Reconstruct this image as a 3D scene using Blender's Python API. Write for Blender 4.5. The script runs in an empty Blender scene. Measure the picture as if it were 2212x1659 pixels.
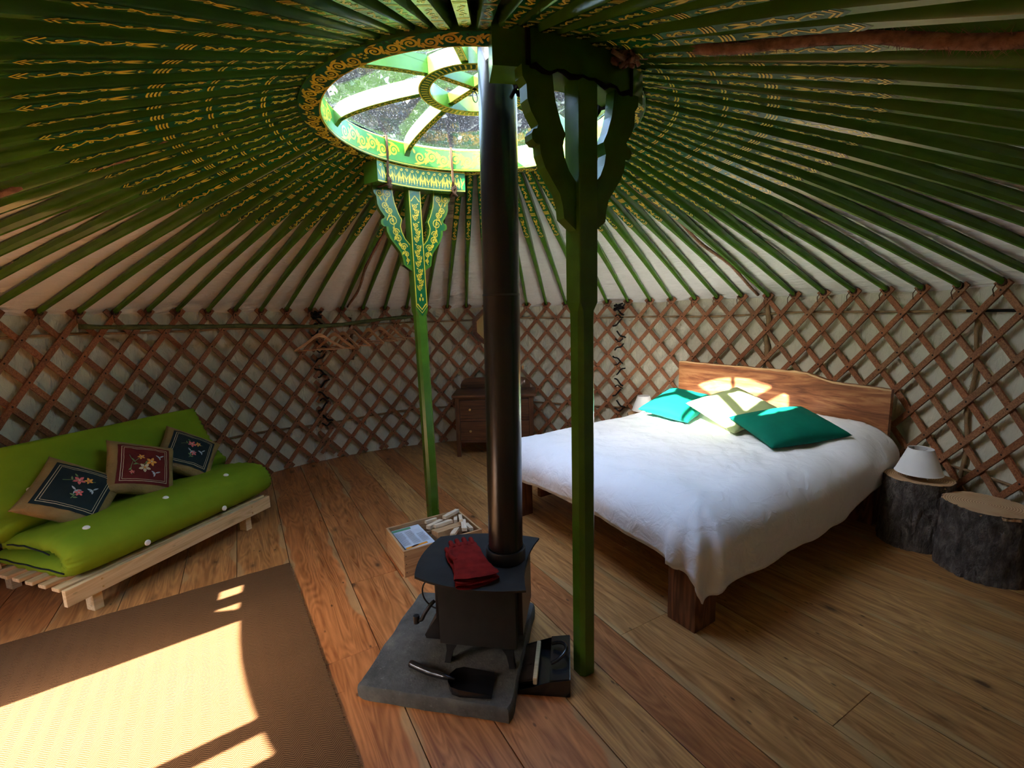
import bpy, bmesh, math, random
from mathutils import Vector, Matrix, noise
rnd = random.Random(7)
PI = math.pi
C = bpy.context.scene.collection
SC = bpy.context.scene

# ------------------------------------------------------------------ camera, sky, sun, exposure
FPX = 1010.33                      # focal length in pixels of a 2212 px wide frame
CAM = Vector((0.1415, -2.4813, 1.5))
PITCH, ROLL = 0.1510, 0.02848
fw = Vector((0, math.cos(PITCH), -math.sin(PITCH)))
up = Vector((0, math.sin(PITCH), math.cos(PITCH)))
rt = Vector((1, 0, 0))
cx_ = rt * math.cos(ROLL) - up * math.sin(ROLL)
cy_ = rt * math.sin(ROLL) + up * math.cos(ROLL)
cam_d = bpy.data.cameras.new('camera')
cam_d.sensor_width = 36.0
cam_d.lens = FPX / 2212 * 36.0
cam_d.clip_start = 0.02
cam_o = bpy.data.objects.new('camera', cam_d)
M = Matrix((cx_, cy_, -fw)).transposed().to_4x4()
M.translation = CAM
cam_o.matrix_world = M
C.objects.link(cam_o)
SC.camera = cam_o

SUN_DIR = Vector((1.90, 1.42, -1.90)).normalized()      # the way the light travels
world = bpy.data.worlds.new('sky')
SC.world = world
world.use_nodes = True
wn = world.node_tree.nodes
bg = wn['Background']
sky = wn.new('ShaderNodeTexSky')
sky.sky_type = 'NISHITA'
sky.sun_disc = False
sky.sun_elevation = math.asin(-SUN_DIR.z)
sky.sun_rotation = math.atan2(-SUN_DIR.x, -SUN_DIR.y)
sky.dust_density = 1.6
world.node_tree.links.new(sky.outputs[0], bg.inputs[0])
bg.inputs[1].default_value = 4.1
sun_d = bpy.data.lights.new('sun', 'SUN')
sun_d.energy = 92.0
sun_d.angle = math.radians(0.53)
sun_d.color = (1.0, 0.95, 0.86)
sun_o = bpy.data.objects.new('sun', sun_d)
sun_o.rotation_euler = SUN_DIR.to_track_quat('-Z', 'Y').to_euler()
sun_o.location = (-9, -7, 9)
C.objects.link(sun_o)
# sampling portals over the two openings that let the sky in (they give no light of their own)
for nm, loc, size, dirv in (('portal_crown', (0, 0, 2.62), (1.6, 1.6), (0, 0, -1)),
                            ('portal_door', (-2.5, -1.86, 0.73), (1.25, 1.5), (0.80, 0.60, 0))):
    ld = bpy.data.lights.new(nm, 'AREA')
    ld.shape = 'RECTANGLE'
    ld.size, ld.size_y = size
    ld.cycles.is_portal = True
    lo = bpy.data.objects.new(nm, ld)
    lo.location = loc
    lo.rotation_euler = Vector(dirv).to_track_quat('-Z', 'Y').to_euler()
    C.objects.link(lo)
vs = SC.view_settings
vs.view_transform = 'Standard'
vs.look = 'None'
vs.gamma = 1.0
vs.use_curve_mapping = False
vs.exposure = 0.0
SC.cycles.max_bounces = 8
SC.cycles.diffuse_bounces = 5
SC.cycles.glossy_bounces = 3
SC.cycles.transparent_max_bounces = 12
SC.cycles.sample_clamp_indirect = 12.0
SC.cycles.adaptive_threshold = 0.1
SC.cycles.adaptive_min_samples = 16
SC.cycles.debug_use_spatial_splits = True

# ------------------------------------------------------------------ materials
MATS = {}
class N:
    """small node-graph writer"""
    def __init__(s, name, rough=0.6, spec=0.3, metal=0.0):
        s.m = bpy.data.materials.new(name)
        s.m.use_nodes = True
        s.t = s.m.node_tree
        s.n = s.t.nodes
        s.b = s.n['Principled BSDF']
        s.b.inputs['Roughness'].default_value = rough
        s.b.inputs['Specular IOR Level'].default_value = spec
        s.b.inputs['Metallic'].default_value = metal
        s.tc = s.n.new('ShaderNodeTexCoord')
        MATS[name] = s.m
    def link(s, a, b):
        if hasattr(a, 'default_value') or hasattr(a, 'is_linked'):
            s.t.links.new(a, b)
        else:
            b.default_value = a
    def put(s, sock, v):
        if isinstance(v, bpy.types.NodeSocket):
            s.t.links.new(v, sock)
        else:
            if sock.type == 'RGBA' and len(v) == 3:
                v = (*v, 1)
            sock.default_value = v
    def math(s, op, a, b=0.0, c=0.0, clamp=False):
        n = s.n.new('ShaderNodeMath'); n.operation = op; n.use_clamp = clamp
        s.put(n.inputs[0], a); s.put(n.inputs[1], b)
        if op in ('MULTIPLY_ADD', 'COMPARE', 'SMOOTH_MIN', 'WRAP'):
            s.put(n.inputs[2], c)
        return n.outputs[0]
    def mapping(s, vec, scale=(1, 1, 1), loc=(0, 0, 0), rot=(0, 0, 0)):
        n = s.n.new('ShaderNodeMapping')
        s.put(n.inputs[0], vec); n.inputs['Scale'].default_value = scale
        n.inputs['Rotation'].default_value = rot
        s.put(n.inputs['Location'], loc)
        return n.outputs[0]
    def noise(s, vec, scale=5, detail=4, rough=0.55, dist=0.0):
        n = s.n.new('ShaderNodeTexNoise')
        s.put(n.inputs['Vector'], vec); n.inputs['Scale'].default_value = scale
        n.inputs['Detail'].default_value = detail; n.inputs['Roughness'].default_value = rough
        n.inputs['Distortion'].default_value = dist
        return n.outputs['Fac']
    def voro(s, vec, scale=5, feature='F1', rand=1.0):
        n = s.n.new('ShaderNodeTexVoronoi'); n.feature = feature
        s.put(n.inputs['Vector'], vec); n.inputs['Scale'].default_value = scale
        n.inputs['Randomness'].default_value = rand
        return n
    def ramp(s, fac, stops, interp='LINEAR'):
        n = s.n.new('ShaderNodeValToRGB'); n.color_ramp.interpolation = interp
        e = n.color_ramp.elements
        while len(e) < len(stops): e.new(0.5)
        for el, (p, c) in zip(e, stops):
            el.position = p; el.color = (*c, 1) if len(c) == 3 else c
        s.put(n.inputs[0], fac)
        return n.outputs[0]
    def mix(s, fac, a, b, mode='MIX'):
        n = s.n.new('ShaderNodeMix'); n.data_type = 'RGBA'; n.blend_type = mode
        s.put(n.inputs[0], fac); s.put(n.inputs[6], a); s.put(n.inputs[7], b)
        return n.outputs[2]
    def sep(s, vec):
        n = s.n.new('ShaderNodeSeparateXYZ'); s.put(n.inputs[0], vec)
        return n.outputs
    def comb(s, x, y, z):
        n = s.n.new('ShaderNodeCombineXYZ')
        for i, v in enumerate((x, y, z)): s.put(n.inputs[i], v)
        return n.outputs[0]
    def bump(s, h, strength=0.3, dist=0.01):
        n = s.n.new('ShaderNodeBump'); s.put(n.inputs['Height'], h)
        n.inputs['Strength'].default_value = strength; n.inputs['Distance'].default_value = dist
        s.t.links.new(n.outputs[0], s.b.inputs['Normal'])
    def info(s, out):
        n = s.n.new('ShaderNodeObjectInfo'); return n.outputs[out]
    def base(s, v): s.put(s.b.inputs['Base Color'], v)
    def rough(s, v): s.put(s.b.inputs['Roughness'], v)

def plain(name, col, rough=0.6, spec=0.3, metal=0.0, var=0.12, scale=14, bump=0.0, bscale=60):
    g = N(name, rough, spec, metal)
    f = g.noise(g.tc.outputs['Object'], scale, 4)
    lo = tuple(c * (1 - var) for c in col); hi = tuple(min(1, c * (1 + var)) for c in col)
    g.base(g.ramp(f, [(0.3, lo), (0.7, hi)]))
    if bump:
        g.bump(g.noise(g.tc.outputs['Object'], bscale, 3), bump, 0.004)
    return g.m

def wood(name, dark, light, rough=0.55, along=(1, 14, 14), scale=2.4, knots=0.0, spec=0.25, objcol=False, ringmix=0.5, bump=0.08):
    """grain runs along local x"""
    g = N(name, rough, spec)
    off = g.math('MULTIPLY', g.info('Random'), 37.0)
    v = g.mapping(g.tc.outputs['Object'], along, loc=g.comb(off, off, off))
    f1 = g.noise(v, scale, 6, 0.62, 0.6)
    v2 = g.mapping(g.tc.outputs['Object'], (along[0] * 0.45, along[1] * 0.28, along[2] * 0.28), loc=g.comb(off, off, off))
    broad = g.noise(v2, scale, 2, 0.5, 0.4)
    ring = g.math('SINE', g.math('MULTIPLY', broad, 110.0 if (objcol and knots) else 68.0))
    ring = g.math('MULTIPLY_ADD', ring, 0.5, 0.5)
    fac = g.math('ADD', g.math('MULTIPLY', f1, 1 - ringmix * 0.5), g.math('MULTIPLY', ring, ringmix * 0.32))
    col = g.ramp(fac, [(0.28, dark), (0.72, light)])
    if objcol:
        col = g.mix(1.0, col, g.info('Color'), 'MULTIPLY')
    if objcol and knots:
        oy = g.sep(g.tc.outputs['Object'])
        wv = g.noise(g.mapping(g.tc.outputs['Object'], (1.3, 2.0, 1), loc=g.comb(off, off, 0.0)), 1.6, 2)
        sap = g.math('ADD', g.math('ABSOLUTE', oy[1]), g.math('MULTIPLY_ADD', wv, 0.26, -0.13))
        sap = g.ramp(sap, [(0.130, (0, 0, 0)), (0.140, (0.6,) * 3)])
        col = g.mix(sap, col, g.ramp(f1, [(0.3, (0.36, 0.22, 0.09)), (0.7, (0.52, 0.34, 0.15))]))
    if knots:
        vk = g.mapping(g.tc.outputs['Object'], (2.6, 5.2, 5.2), loc=g.comb(off, off, 0.0))
        wob = g.noise(g.tc.outputs['Object'], 22, 3)
        d = g.math('MULTIPLY_ADD', wob, 0.12, g.voro(vk, 1.0).outputs['Distance'])
        k = g.ramp(d, [(0.105, (1, 1, 1)), (0.15, (0.4,) * 3), (0.24, (0, 0, 0))])
        col = g.mix(g.math('MULTIPLY', k, knots), col, (0.05, 0.022, 0.01))
        vp = g.mapping(g.tc.outputs['Object'], (7, 15, 15), loc=g.comb(off, off, 0.0))
        pn = g.ramp(g.voro(vp, 1.0).outputs['Distance'], [(0.05, (1, 1, 1)), (0.10, (0, 0, 0))])
        col = g.mix(g.math('MULTIPLY', pn, knots * 0.8), col, (0.04, 0.018, 0.008))
    g.base(col)
    g.rough(g.math('MULTIPLY_ADD', f1, 0.25, rough - 0.12))
    if bump: g.bump(fac, bump, 0.01)
    return g.m

def fabric(name, col, col2=None, rough=0.85, weave=420, wr=0.35, wscale=7, sheen=0.0, wdist=0.012):
    g = N(name, rough, 0.15)
    n = g.noise(g.tc.outputs['Object'], 6, 4)
    col2 = col2 or tuple(c * 0.86 for c in col)
    g.base(g.ramp(n, [(0.3, col2), (0.7, col)]))
    w = g.noise(g.mapping(g.tc.outputs['Object'], (1, 1, 1)), wscale, 4, 0.55, 0.8)
    f = g.noise(g.tc.outputs['Object'], weave, 1)
    g.bump(g.math('ADD', w, g.math('MULTIPLY', f, 0.035)), wr, wdist)
    g.b.inputs['Sheen Weight'].default_value = sheen
    return g.m

plain('green_paint', (0.062, 0.156, 0.010), 0.27, 0.55, var=0.16, scale=9, bump=0.04)
plain('dark_green_paint', (0.006, 0.092, 0.022), 0.26, 0.55, var=0.15)
plain('bright_green_paint', (0.05, 0.24, 0.03), 0.35, 0.45, var=0.12)
plain('yellow_paint', (0.70, 0.46, 0.025), 0.3, 0.5, var=0.12)
plain('black_iron', (0.018, 0.018, 0.019), 0.42, 0.5, var=0.15, bump=0.06, bscale=220)
plain('stove_paint', (0.034, 0.032, 0.030), 0.85, 0.12, var=0.12, bump=0.1, bscale=400)
plain('pipe_enamel', (0.016, 0.015, 0.015), 0.27, 0.6, var=0.1)
plain('black_metal_glossy', (0.012, 0.012, 0.013), 0.2, 0.6, var=0.1)
plain('brass', (0.75, 0.5, 0.2), 0.3, 0.5, 0.9)
plain('steel', (0.75, 0.75, 0.76), 0.25, 0.5, 1.0, var=0.05)
plain('black_cord', (0.012, 0.010, 0.009), 0.9, 0.1, bump=0.3, bscale=300)
plain('brown_cord', (0.09, 0.045, 0.025), 0.92, 0.1, bump=0.3, bscale=300)
plain('hemp_rope', (0.30, 0.18, 0.09), 0.95, 0.05, var=0.3, bump=0.6, bscale=160)
plain('horsehair', (0.27, 0.14, 0.085), 0.95, 0.05, var=0.4, scale=40, bump=0.6, bscale=200)
plain('leather_rivet', (0.03, 0.018, 0.012), 0.7, 0.2)
plain('red_suede', (0.20, 0.013, 0.010), 0.92, 0.1, var=0.3, scale=20, bump=0.35, bscale=260)
plain('lamp_fabric', (0.82, 0.80, 0.77), 0.9, 0.1, var=0.03)
plain('felt_button', (0.85, 0.84, 0.78), 0.95, 0.1, var=0.03)
plain('cork', (0.45, 0.24, 0.10), 0.9, 0.1)
plain('white_linen', (0.86, 0.86, 0.86), 0.9, 0.1, var=0.02)
plain('ink_grey', (0.30, 0.31, 0.33), 0.8, 0.1)
plain('print_green', (0.12, 0.30, 0.16), 0.7, 0.1)
plain('print_orange', (0.75, 0.30, 0.04), 0.7, 0.1)
plain('print_dark', (0.04, 0.02, 0.02), 0.7, 0.1)
plain('thread_cream', (0.62, 0.52, 0.33), 0.8, 0.2)
plain('thread_orange', (0.75, 0.34, 0.06), 0.7, 0.2)
plain('thread_pink', (0.70, 0.16, 0.16), 0.7, 0.2)
plain('thread_blue', (0.42, 0.50, 0.55), 0.7, 0.2)
plain('thread_green', (0.16, 0.26, 0.10), 0.7, 0.2)
plain('piping_dark', (0.02, 0.025, 0.03), 0.8, 0.1)
plain('leaf', (0.06, 0.17, 0.035), 0.6, 0.3, var=0.4)
plain('terracotta', (0.35, 0.13, 0.06), 0.8, 0.2)
plain('bristle', (0.05, 0.028, 0.015), 0.8, 0.2, var=0.4)
plain('outdoor_grass', (0.10, 0.17, 0.04), 0.9, 0.1, var=0.4, scale=3)
plain('tree_bark', (0.09, 0.06, 0.04), 0.9, 0.1, var=0.3)
plain('crown_wood_white', (0.55, 0.66, 0.45), 0.5, 0.3, var=0.08)
wood('slat_wood', (0.165, 0.058, 0.026), (0.45, 0.20, 0.088), 0.55, (1, 30, 30), 3.0, objcol=True)
wood('floor_wood', (0.31, 0.155, 0.055), (0.78, 0.50, 0.215), 0.42, (1, 13, 13), 2.2, knots=0.85, objcol=True, spec=0.35, ringmix=0.42)
wood('bed_wood', (0.10, 0.036, 0.016), (0.30, 0.12, 0.05), 0.5, (1, 12, 12), 2.2, ringmix=0.8)
wood('pine', (0.66, 0.43, 0.20), (0.90, 0.68, 0.38), 0.5, (1, 18, 18), 2.5, knots=0.3)
wood('box_wood', (0.40, 0.22, 0.10), (0.66, 0.43, 0.22), 0.55, (1, 16, 16), 2.5)
wood('kindling_wood', (0.66, 0.48, 0.30), (0.92, 0.78, 0.58), 0.7, (1, 20, 20), 2.5)
wood('chest_wood', (0.055, 0.020, 0.009), (0.17, 0.065, 0.025), 0.38, (1, 16, 16), 2.6, spec=0.4)
wood('hanger_wood', (0.46, 0.22, 0.10), (0.72, 0.40, 0.20), 0.4, (1, 16, 16), 2.6)
wood('handle_wood', (0.52, 0.42, 0.24), (0.75, 0.63, 0.40), 0.5, (1, 16, 16), 2.6)
wood('branch_bark', (0.035, 0.04, 0.012), (0.12, 0.13, 0.04), 0.75, (1, 3, 3), 9, ringmix=0.2, bump=0.4)
fabric('duvet_cotton', (0.85, 0.85, 0.87), (0.82, 0.82, 0.84), wr=0.55, wscale=11, wdist=0.018)
fabric('futon_green', (0.195, 0.30, 0.014), (0.16, 0.255, 0.011), wr=0.22, wscale=9)
fabric('cushion_teal', (0.0, 0.135, 0.085), (0.0, 0.105, 0.066), wr=0.35, wscale=9)
fabric('cushion_sage', (0.30, 0.36, 0.17), (0.26, 0.31, 0.14), wr=0.35, wscale=9)
fabric('cushion_gold', (0.32, 0.215, 0.08), (0.20, 0.13, 0.05), wr=0.6, wscale=26, rough=0.5)
fabric('panel_navy', (0.014, 0.026, 0.028), (0.010, 0.018, 0.020), wr=0.3, wscale=14, rough=0.7)
fabric('panel_red', (0.13, 0.015, 0.012), (0.095, 0.011, 0.009), wr=0.3, wscale=14, rough=0.7)

# canvas lining with vertical creases
def canvas(name, c1, c2, radial):
    g = N(name, 0.9, 0.1)
    n = g.noise(g.tc.outputs['Object'], 1.6, 5)
    stain = g.noise(g.mapping(g.tc.outputs['Object'], (1, 1, 2.2)), 2.6, 5, 0.65)
    col = g.ramp(n, [(0.3, c2), (0.7, c1)])
    col = g.mix(g.math('MULTIPLY', g.ramp(stain, [(0.55, (0, 0, 0)), (0.75, (1, 1, 1))]), 0.25), col, tuple(x * 0.72 for x in c2))
    g.base(col)
    o = g.sep(g.tc.outputs['Object'])
    ang = g.math('ARCTAN2', o[1], o[0])
    if radial:
        rr = g.math('SQRT', g.math('ADD', g.math('MULTIPLY', o[0], o[0]), g.math('MULTIPLY', o[1], o[1])))
        v = g.comb(g.math('MULTIPLY', ang, 7.0), g.math('MULTIPLY', rr, 22.0), 0.0)
    else:
        v = g.comb(g.math('MULTIPLY', ang, 44.0), g.math('MULTIPLY', o[2], 5.0), 0.0)
    cr = g.noise(v, 1.0, 5, 0.6, 1.6)
    cr2 = g.noise(g.mapping(g.tc.outputs['Object'], (1, 1, 1)), 9, 3, 0.5, 1.2)
    g.bump(g.math('ADD', cr, g.math('MULTIPLY', cr2, 0.6)), 0.75, 0.025)
    return g.m
canvas('wall_canvas', (0.69, 0.635, 0.48), (0.62, 0.56, 0.40), False)
canvas('roof_canvas', (0.84, 0.80, 0.76), (0.79, 0.745, 0.70), True)

def mk_rug():
    g = N('rug_sisal', 0.95, 0.05)
    o = g.sep(g.tc.outputs['Object'])
    w, p = 0.030, 0.0095
    cu = g.math('DIVIDE', o[1], w)
    tri = g.math('PINGPONG', cu, 1.0)
    jit = g.noise(g.tc.outputs['Object'], 90, 2)
    ph = g.math('DIVIDE', g.math('ADD', g.math('MULTIPLY_ADD', tri, w * 0.9, o[0]), g.math('MULTIPLY', jit, 0.004)), p)
    st = g.math('PINGPONG', ph, 0.5)
    st = g.math('MULTIPLY', st, 2.0)
    big = g.noise(g.tc.outputs['Object'], 5, 4)
    fib = g.noise(g.mapping(g.tc.outputs['Object'], (300, 500, 1)), 1.0, 2)
    f = g.math('ADD', g.math('MULTIPLY', st, 0.72), g.math('MULTIPLY', fib, 0.28))
    col = g.ramp(f, [(0.15, (0.034, 0.0145, 0.006)), (0.8, (0.235, 0.118, 0.050))])
    col = g.mix(g.math('MULTIPLY', big, 0.45), col, (0.090, 0.045, 0.020))
    g.base(col); g.bump(st, 0.25, 0.004)
mk_rug()

def mk_bark():
    g = N('stump_bark', 0.9, 0.12)
    v = g.mapping(g.tc.outputs['Object'], (1, 1, 0.45))
    a = g.voro(v, 80, 'DISTANCE_TO_EDGE').outputs['Distance']
    n = g.noise(v, 22, 7, 0.7, 0.6)
    col = g.ramp(n, [(0.3, (0.045, 0.035, 0.028)), (0.5, (0.14, 0.113, 0.093)), (0.66, (0.27, 0.225, 0.19)), (0.8, (0.26, 0.14, 0.085))])
    red = g.ramp(g.noise(v, 4, 3), [(0.62, (0, 0, 0)), (0.72, (1, 1, 1))])
    col = g.mix(g.math('MULTIPLY', red, 0.5), col, (0.14, 0.05, 0.028))
    g.base(col)
    g.bump(g.math('ADD', g.math('MULTIPLY', n, 2.0), g.math('MULTIPLY', g.math('MINIMUM', a, 0.16), 1.2)), 1.0, 0.02)
    g = N('stump_top', 0.7, 0.2)
    o = g.sep(g.tc.outputs['Object'])
    wob = g.noise(g.tc.outputs['Object'], 5, 3)
    rr = g.math('SQRT', g.math('ADD', g.math('MULTIPLY', o[0], o[0]), g.math('MULTIPLY', o[1], o[1])))
    ring = g.math('SINE', g.math('MULTIPLY_ADD', rr, 560.0, g.math('MULTIPLY', wob, 9.0)))
    col = g.ramp(g.math('MULTIPLY_ADD', ring, 0.5, 0.5), [(0.0, (0.42, 0.23, 0.11)), (0.7, (0.72, 0.48, 0.27))])
    col = g.mix(g.ramp(wob, [(0.5, (0, 0, 0)), (0.7, (0.6,) * 3)]), col, (0.42, 0.18, 0.08))
    g.base(col); g.bump(ring, 0.1, 0.003)
mk_bark()

def mk_stone():
    g = N('hearth_stone', 0.85, 0.2)
    a = g.noise(g.tc.outputs['Object'], 9, 7, 0.65)
    b = g.noise(g.tc.outputs['Object'], 60, 4, 0.7)
    col = g.ramp(a, [(0.3, (0.065, 0.063, 0.055)), (0.55, (0.120, 0.115, 0.100)), (0.75, (0.185, 0.172, 0.140))])
    col = g.mix(g.ramp(b, [(0.62, (0, 0, 0)), (0.70, (0.3,) * 3)]), col, (0.34, 0.33, 0.28))
    g.base(col); g.bump(g.math('ADD', a, g.math('MULTIPLY', b, 0.4)), 0.5, 0.02)
mk_stone()

def mk_headboard():
    g = N('headboard_wood', 0.48, 0.3)
    v = g.mapping(g.tc.outputs['Object'], (0.9, 7, 7))
    f = g.noise(v, 2.0, 7, 0.65, 1.0)
    f2 = g.noise(g.mapping(g.tc.outputs['Object'], (2, 26, 26)), 2.0, 4)
    col = g.ramp(g.math('ADD', g.math('MULTIPLY', f, 0.75), g.math('MULTIPLY', f2, 0.25)),
                 [(0.38, (0.10, 0.030, 0.012)), (0.5, (0.26, 0.092, 0.034)), (0.62, (0.43, 0.19, 0.075))])
    g.base(col); g.bump(f2, 0.08, 0.01)
mk_headboard()

def mk_glass(name, dusty):
    m = bpy.data.materials.new(name); m.use_nodes = True; MATS[name] = m
    t = m.node_tree; n = t.nodes; n.clear()
    out = n.new('ShaderNodeOutputMaterial'); tr = n.new('ShaderNodeBsdfTransparent'); gl = n.new('ShaderNodeBsdfGlossy')
    gl.inputs['Roughness'].default_value = 0.03
    tr.inputs[0].default_value = (0.93, 0.96, 0.97, 1)
    lw = n.new('ShaderNodeLayerWeight'); lw.inputs[0].default_value = 0.5
    pw = n.new('ShaderNodeMath'); pw.operation = 'POWER'; pw.inputs[1].default_value = 5.0
    t.links.new(lw.outputs['Facing'], pw.inputs[0])
    fr = n.new('ShaderNodeMath'); fr.operation = 'MULTIPLY_ADD'; fr.inputs[1].default_value = 0.6; fr.inputs[2].default_value = 0.035
    t.links.new(pw.outputs[0], fr.inputs[0])
    mx = n.new('ShaderNodeMixShader')
    t.links.new(fr.outputs[0], mx.inputs[0]); t.links.new(tr.outputs[0], mx.inputs[1]); t.links.new(gl.outputs[0], mx.inputs[2])
    last = mx
    if dusty:
        tc = n.new('ShaderNodeTexCoord'); no = n.new('ShaderNodeTexNoise'); no.inputs['Scale'].default_value = 130; no.inputs['Detail'].default_value = 2
        n2 = n.new('ShaderNodeTexNoise'); n2.inputs['Scale'].default_value = 7
        for q in (no, n2): t.links.new(tc.outputs['Object'], q.inputs['Vector'])
        ra = n.new('ShaderNodeValToRGB'); e = ra.color_ramp.elements
        e[0].position = 0.62; e[0].color = (0.006,) * 3 + (1,); e[1].position = 0.74; e[1].color = (0.14,) * 3 + (1,)
        t.links.new(no.outputs['Fac'], ra.inputs[0])
        mu = n.new('ShaderNodeMath'); mu.operation = 'MULTIPLY'
        t.links.new(ra.outputs[0], mu.inputs[0]); t.links.new(n2.outputs['Fac'], mu.inputs[1])
        di = n.new('ShaderNodeBsdfTranslucent'); di.inputs[0].default_value = (0.75, 0.78, 0.85, 1)
        m2 = n.new('ShaderNodeMixShader')
        t.links.new(mu.outputs[0], m2.inputs[0]); t.links.new(mx.outputs[0], m2.inputs[1]); t.links.new(di.outputs[0], m2.inputs[2])
        last = m2
    t.links.new(last.outputs[0], out.inputs[0])
mk_glass('roof_glass', True)
mk_glass('bottle_glass', False)
g = N('mirror_glass', 0.03, 0.5, 1.0); g.base((0.8, 0.82, 0.82))
g = N('paper', 0.8, 0.2); g.base(g.ramp(g.noise(g.tc.outputs['Object'], 20, 3), [(0.3, (0.55, 0.60, 0.66)), (0.7, (0.66, 0.71, 0.78))]))
g = N('foliage', 0.6, 0.25)
g.base(g.mix(g.info('Random'), g.ramp(g.noise(g.tc.outputs['Object'], 3, 4), [(0.3, (0.0025, 0.005, 0.0045)), (0.7, (0.008, 0.015, 0.007))]), (0.004, 0.006, 0.008)))  # near-black greens: shade on the trees is put into the leaf colour

# ------------------------------------------------------------------ mesh helpers
class MB:
    def __init__(s): s.v = []; s.f = []
    def add(s, vs, fs):
        o = len(s.v); s.v += [tuple(p) for p in vs]; s.f += [tuple(i + o for i in f) for f in fs]; return s
    def box(s, x0, x1, y0, y1, z0, z1, c=0.0):
        if c <= 0:
            return s.add([(x, y, z) for z in (z0, z1) for y in (y0, y1) for x in (x0, x1)],
                         [(0, 2, 3, 1), (4, 5, 7, 6), (0, 1, 5, 4), (2, 6, 7, 3), (0, 4, 6, 2), (1, 3, 7, 5)])
        bm = bmesh.new()
        bmesh.ops.create_cube(bm, size=1)
        for v in bm.verts:
            v.co = Vector(((x0 + x1) / 2 + v.co.x * (x1 - x0), (y0 + y1) / 2 + v.co.y * (y1 - y0), (z0 + z1) / 2 + v.co.z * (z1 - z0)))
        bmesh.ops.bevel(bm, geom=bm.edges[:], offset=c, segments=2, affect='EDGES', profile=0.6)
        bm.verts.ensure_lookup_table()
        s.add([v.co[:] for v in bm.verts], [[v.index for v in f.verts] for f in bm.faces])
        bm.free(); return s
    def tube(s, pts, r, n=8, cap=True, closed=False):
        pts = [Vector(p) for p in pts]; m = len(pts)
        rs = r if isinstance(r, (list, tuple)) else [r] * m
        ref = None; rings = []
        for i, p in enumerate(pts):
            if closed: t = pts[(i + 1) % m] - pts[i - 1]
            else: t = pts[min(i + 1, m - 1)] - pts[max(i - 1, 0)]
            t.normalize()
            if ref is None:
                ref = Vector((0, 0, 1)) if abs(t.z) < 0.9 else Vector((1, 0, 0))
            a = t.cross(ref)
            if a.length < 1e-6: a = t.cross(Vector((0.3, 1, 0.2)))
            a.normalize(); b = a.cross(t); b.normalize(); ref = b
            rings.append([p + (a * math.cos(2 * PI * k / n) + b * math.sin(2 * PI * k / n)) * rs[i] for k in range(n)])
        vs = [q for ring in rings for q in ring]; fs = []
        for i in range(m if closed else m - 1):
            for k in range(n):
                j = (i + 1) % m
                fs.append((i * n + k, i * n + (k + 1) % n, j * n + (k + 1) % n, j * n + k))
        if cap and not closed:
            fs.append(tuple(range(n))[::-1]); fs.append(tuple((m - 1) * n + k for k in range(n)))
        return s.add(vs, fs)
    def lathe(s, prof, n=32, cx=0, cy=0):
        vs = []; fs = []
        for r, z in prof:
            for k in range(n):
                a = 2 * PI * k / n; vs.append((cx + r * math.cos(a), cy + r * math.sin(a), z))
        for i in range(len(prof) - 1):
            for k in range(n):
                fs.append((i * n + k, i * n + (k + 1) % n, (i + 1) * n + (k + 1) % n, (i + 1) * n + k))
        if prof[0][0] > 1e-5: fs.append(tuple(range(n))[::-1])
        if prof[-1][0] > 1e-5: fs.append(tuple((len(prof) - 1) * n + k for k in range(n)))
        return s.add(vs, fs)
    def prism(s, poly, fn, t0, t1):
        """poly 2D, fn(u,v,t)->3D"""
        n = len(poly)
        vs = [fn(u, v, t0) for u, v in poly] + [fn(u, v, t1) for u, v in poly]
        fs = [tuple(range(n))[::-1], tuple(range(n, 2 * n))] + [(i, (i + 1) % n, n + (i + 1) % n, n + i) for i in range(n)]
        return s.add(vs, fs)
    def ribbon(s, pts, w, fn, h=0.0):
        """flat painted line along 2D pts of width w (number or list), laid on a surface by fn(u,v,h)"""
        m = len(pts)
        if m < 2: return s
        ws = w if isinstance(w, (list, tuple)) else [w] * m
        L = []; Rr = []
        for i, (x, y) in enumerate(pts):
            x0, y0 = pts[max(i - 1, 0)]; x1, y1 = pts[min(i + 1, m - 1)]
            dx, dy = x1 - x0, y1 - y0; d = math.hypot(dx, dy) or 1
            nx, ny = -dy / d * ws[i] / 2, dx / d * ws[i] / 2
            L.append(fn(x + nx, y + ny, h)); Rr.append(fn(x - nx, y - ny, h))
        return s.add(L + Rr, [(m + i, m + i + 1, i + 1, i) for i in range(m - 1)])
    def blob(s, poly, fn, h=0.0):
        return s.add([fn(x, y, h) for x, y in poly], [tuple(range(len(poly)))])
    def grid(s, nu, nv, fn, close_u=False):
        vs = [fn(i / (nu if close_u else nu - 1), j / (nv - 1)) for i in range(nu) for j in range(nv)]
        fs = []
        for i in range(nu if close_u else nu - 1):
            for j in range(nv - 1):
                a = i * nv + j; b = ((i + 1) % nu) * nv + j
                fs.append((a, b, b + 1, a + 1))
        return s.add(vs, fs)
    def mesh(s, name, mat, smooth=False, fix=True):
        me = bpy.data.meshes.new(name)
        me.from_pydata(s.v, [], s.f); me.validate()
        if fix:
            bm = bmesh.new(); bm.from_mesh(me); bmesh.ops.recalc_face_normals(bm, faces=bm.faces); bm.to_mesh(me); bm.free()
        me.materials.append(MATS[mat])
        if smooth is True:
            me.polygons.foreach_set('use_smooth', [True] * len(me.polygons))
        elif smooth:
            me.polygons.foreach_set('use_smooth', [True] * len(me.polygons))
            me.set_sharp_from_angle(angle=math.radians(smooth))
        me.update()
        return me
    def obj(s, name, mat, parent=None, smooth=False, loc=None, rz=0.0, fix=True):
        return link(name, s.mesh(name, mat, smooth, fix), parent, loc, rz)

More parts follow.
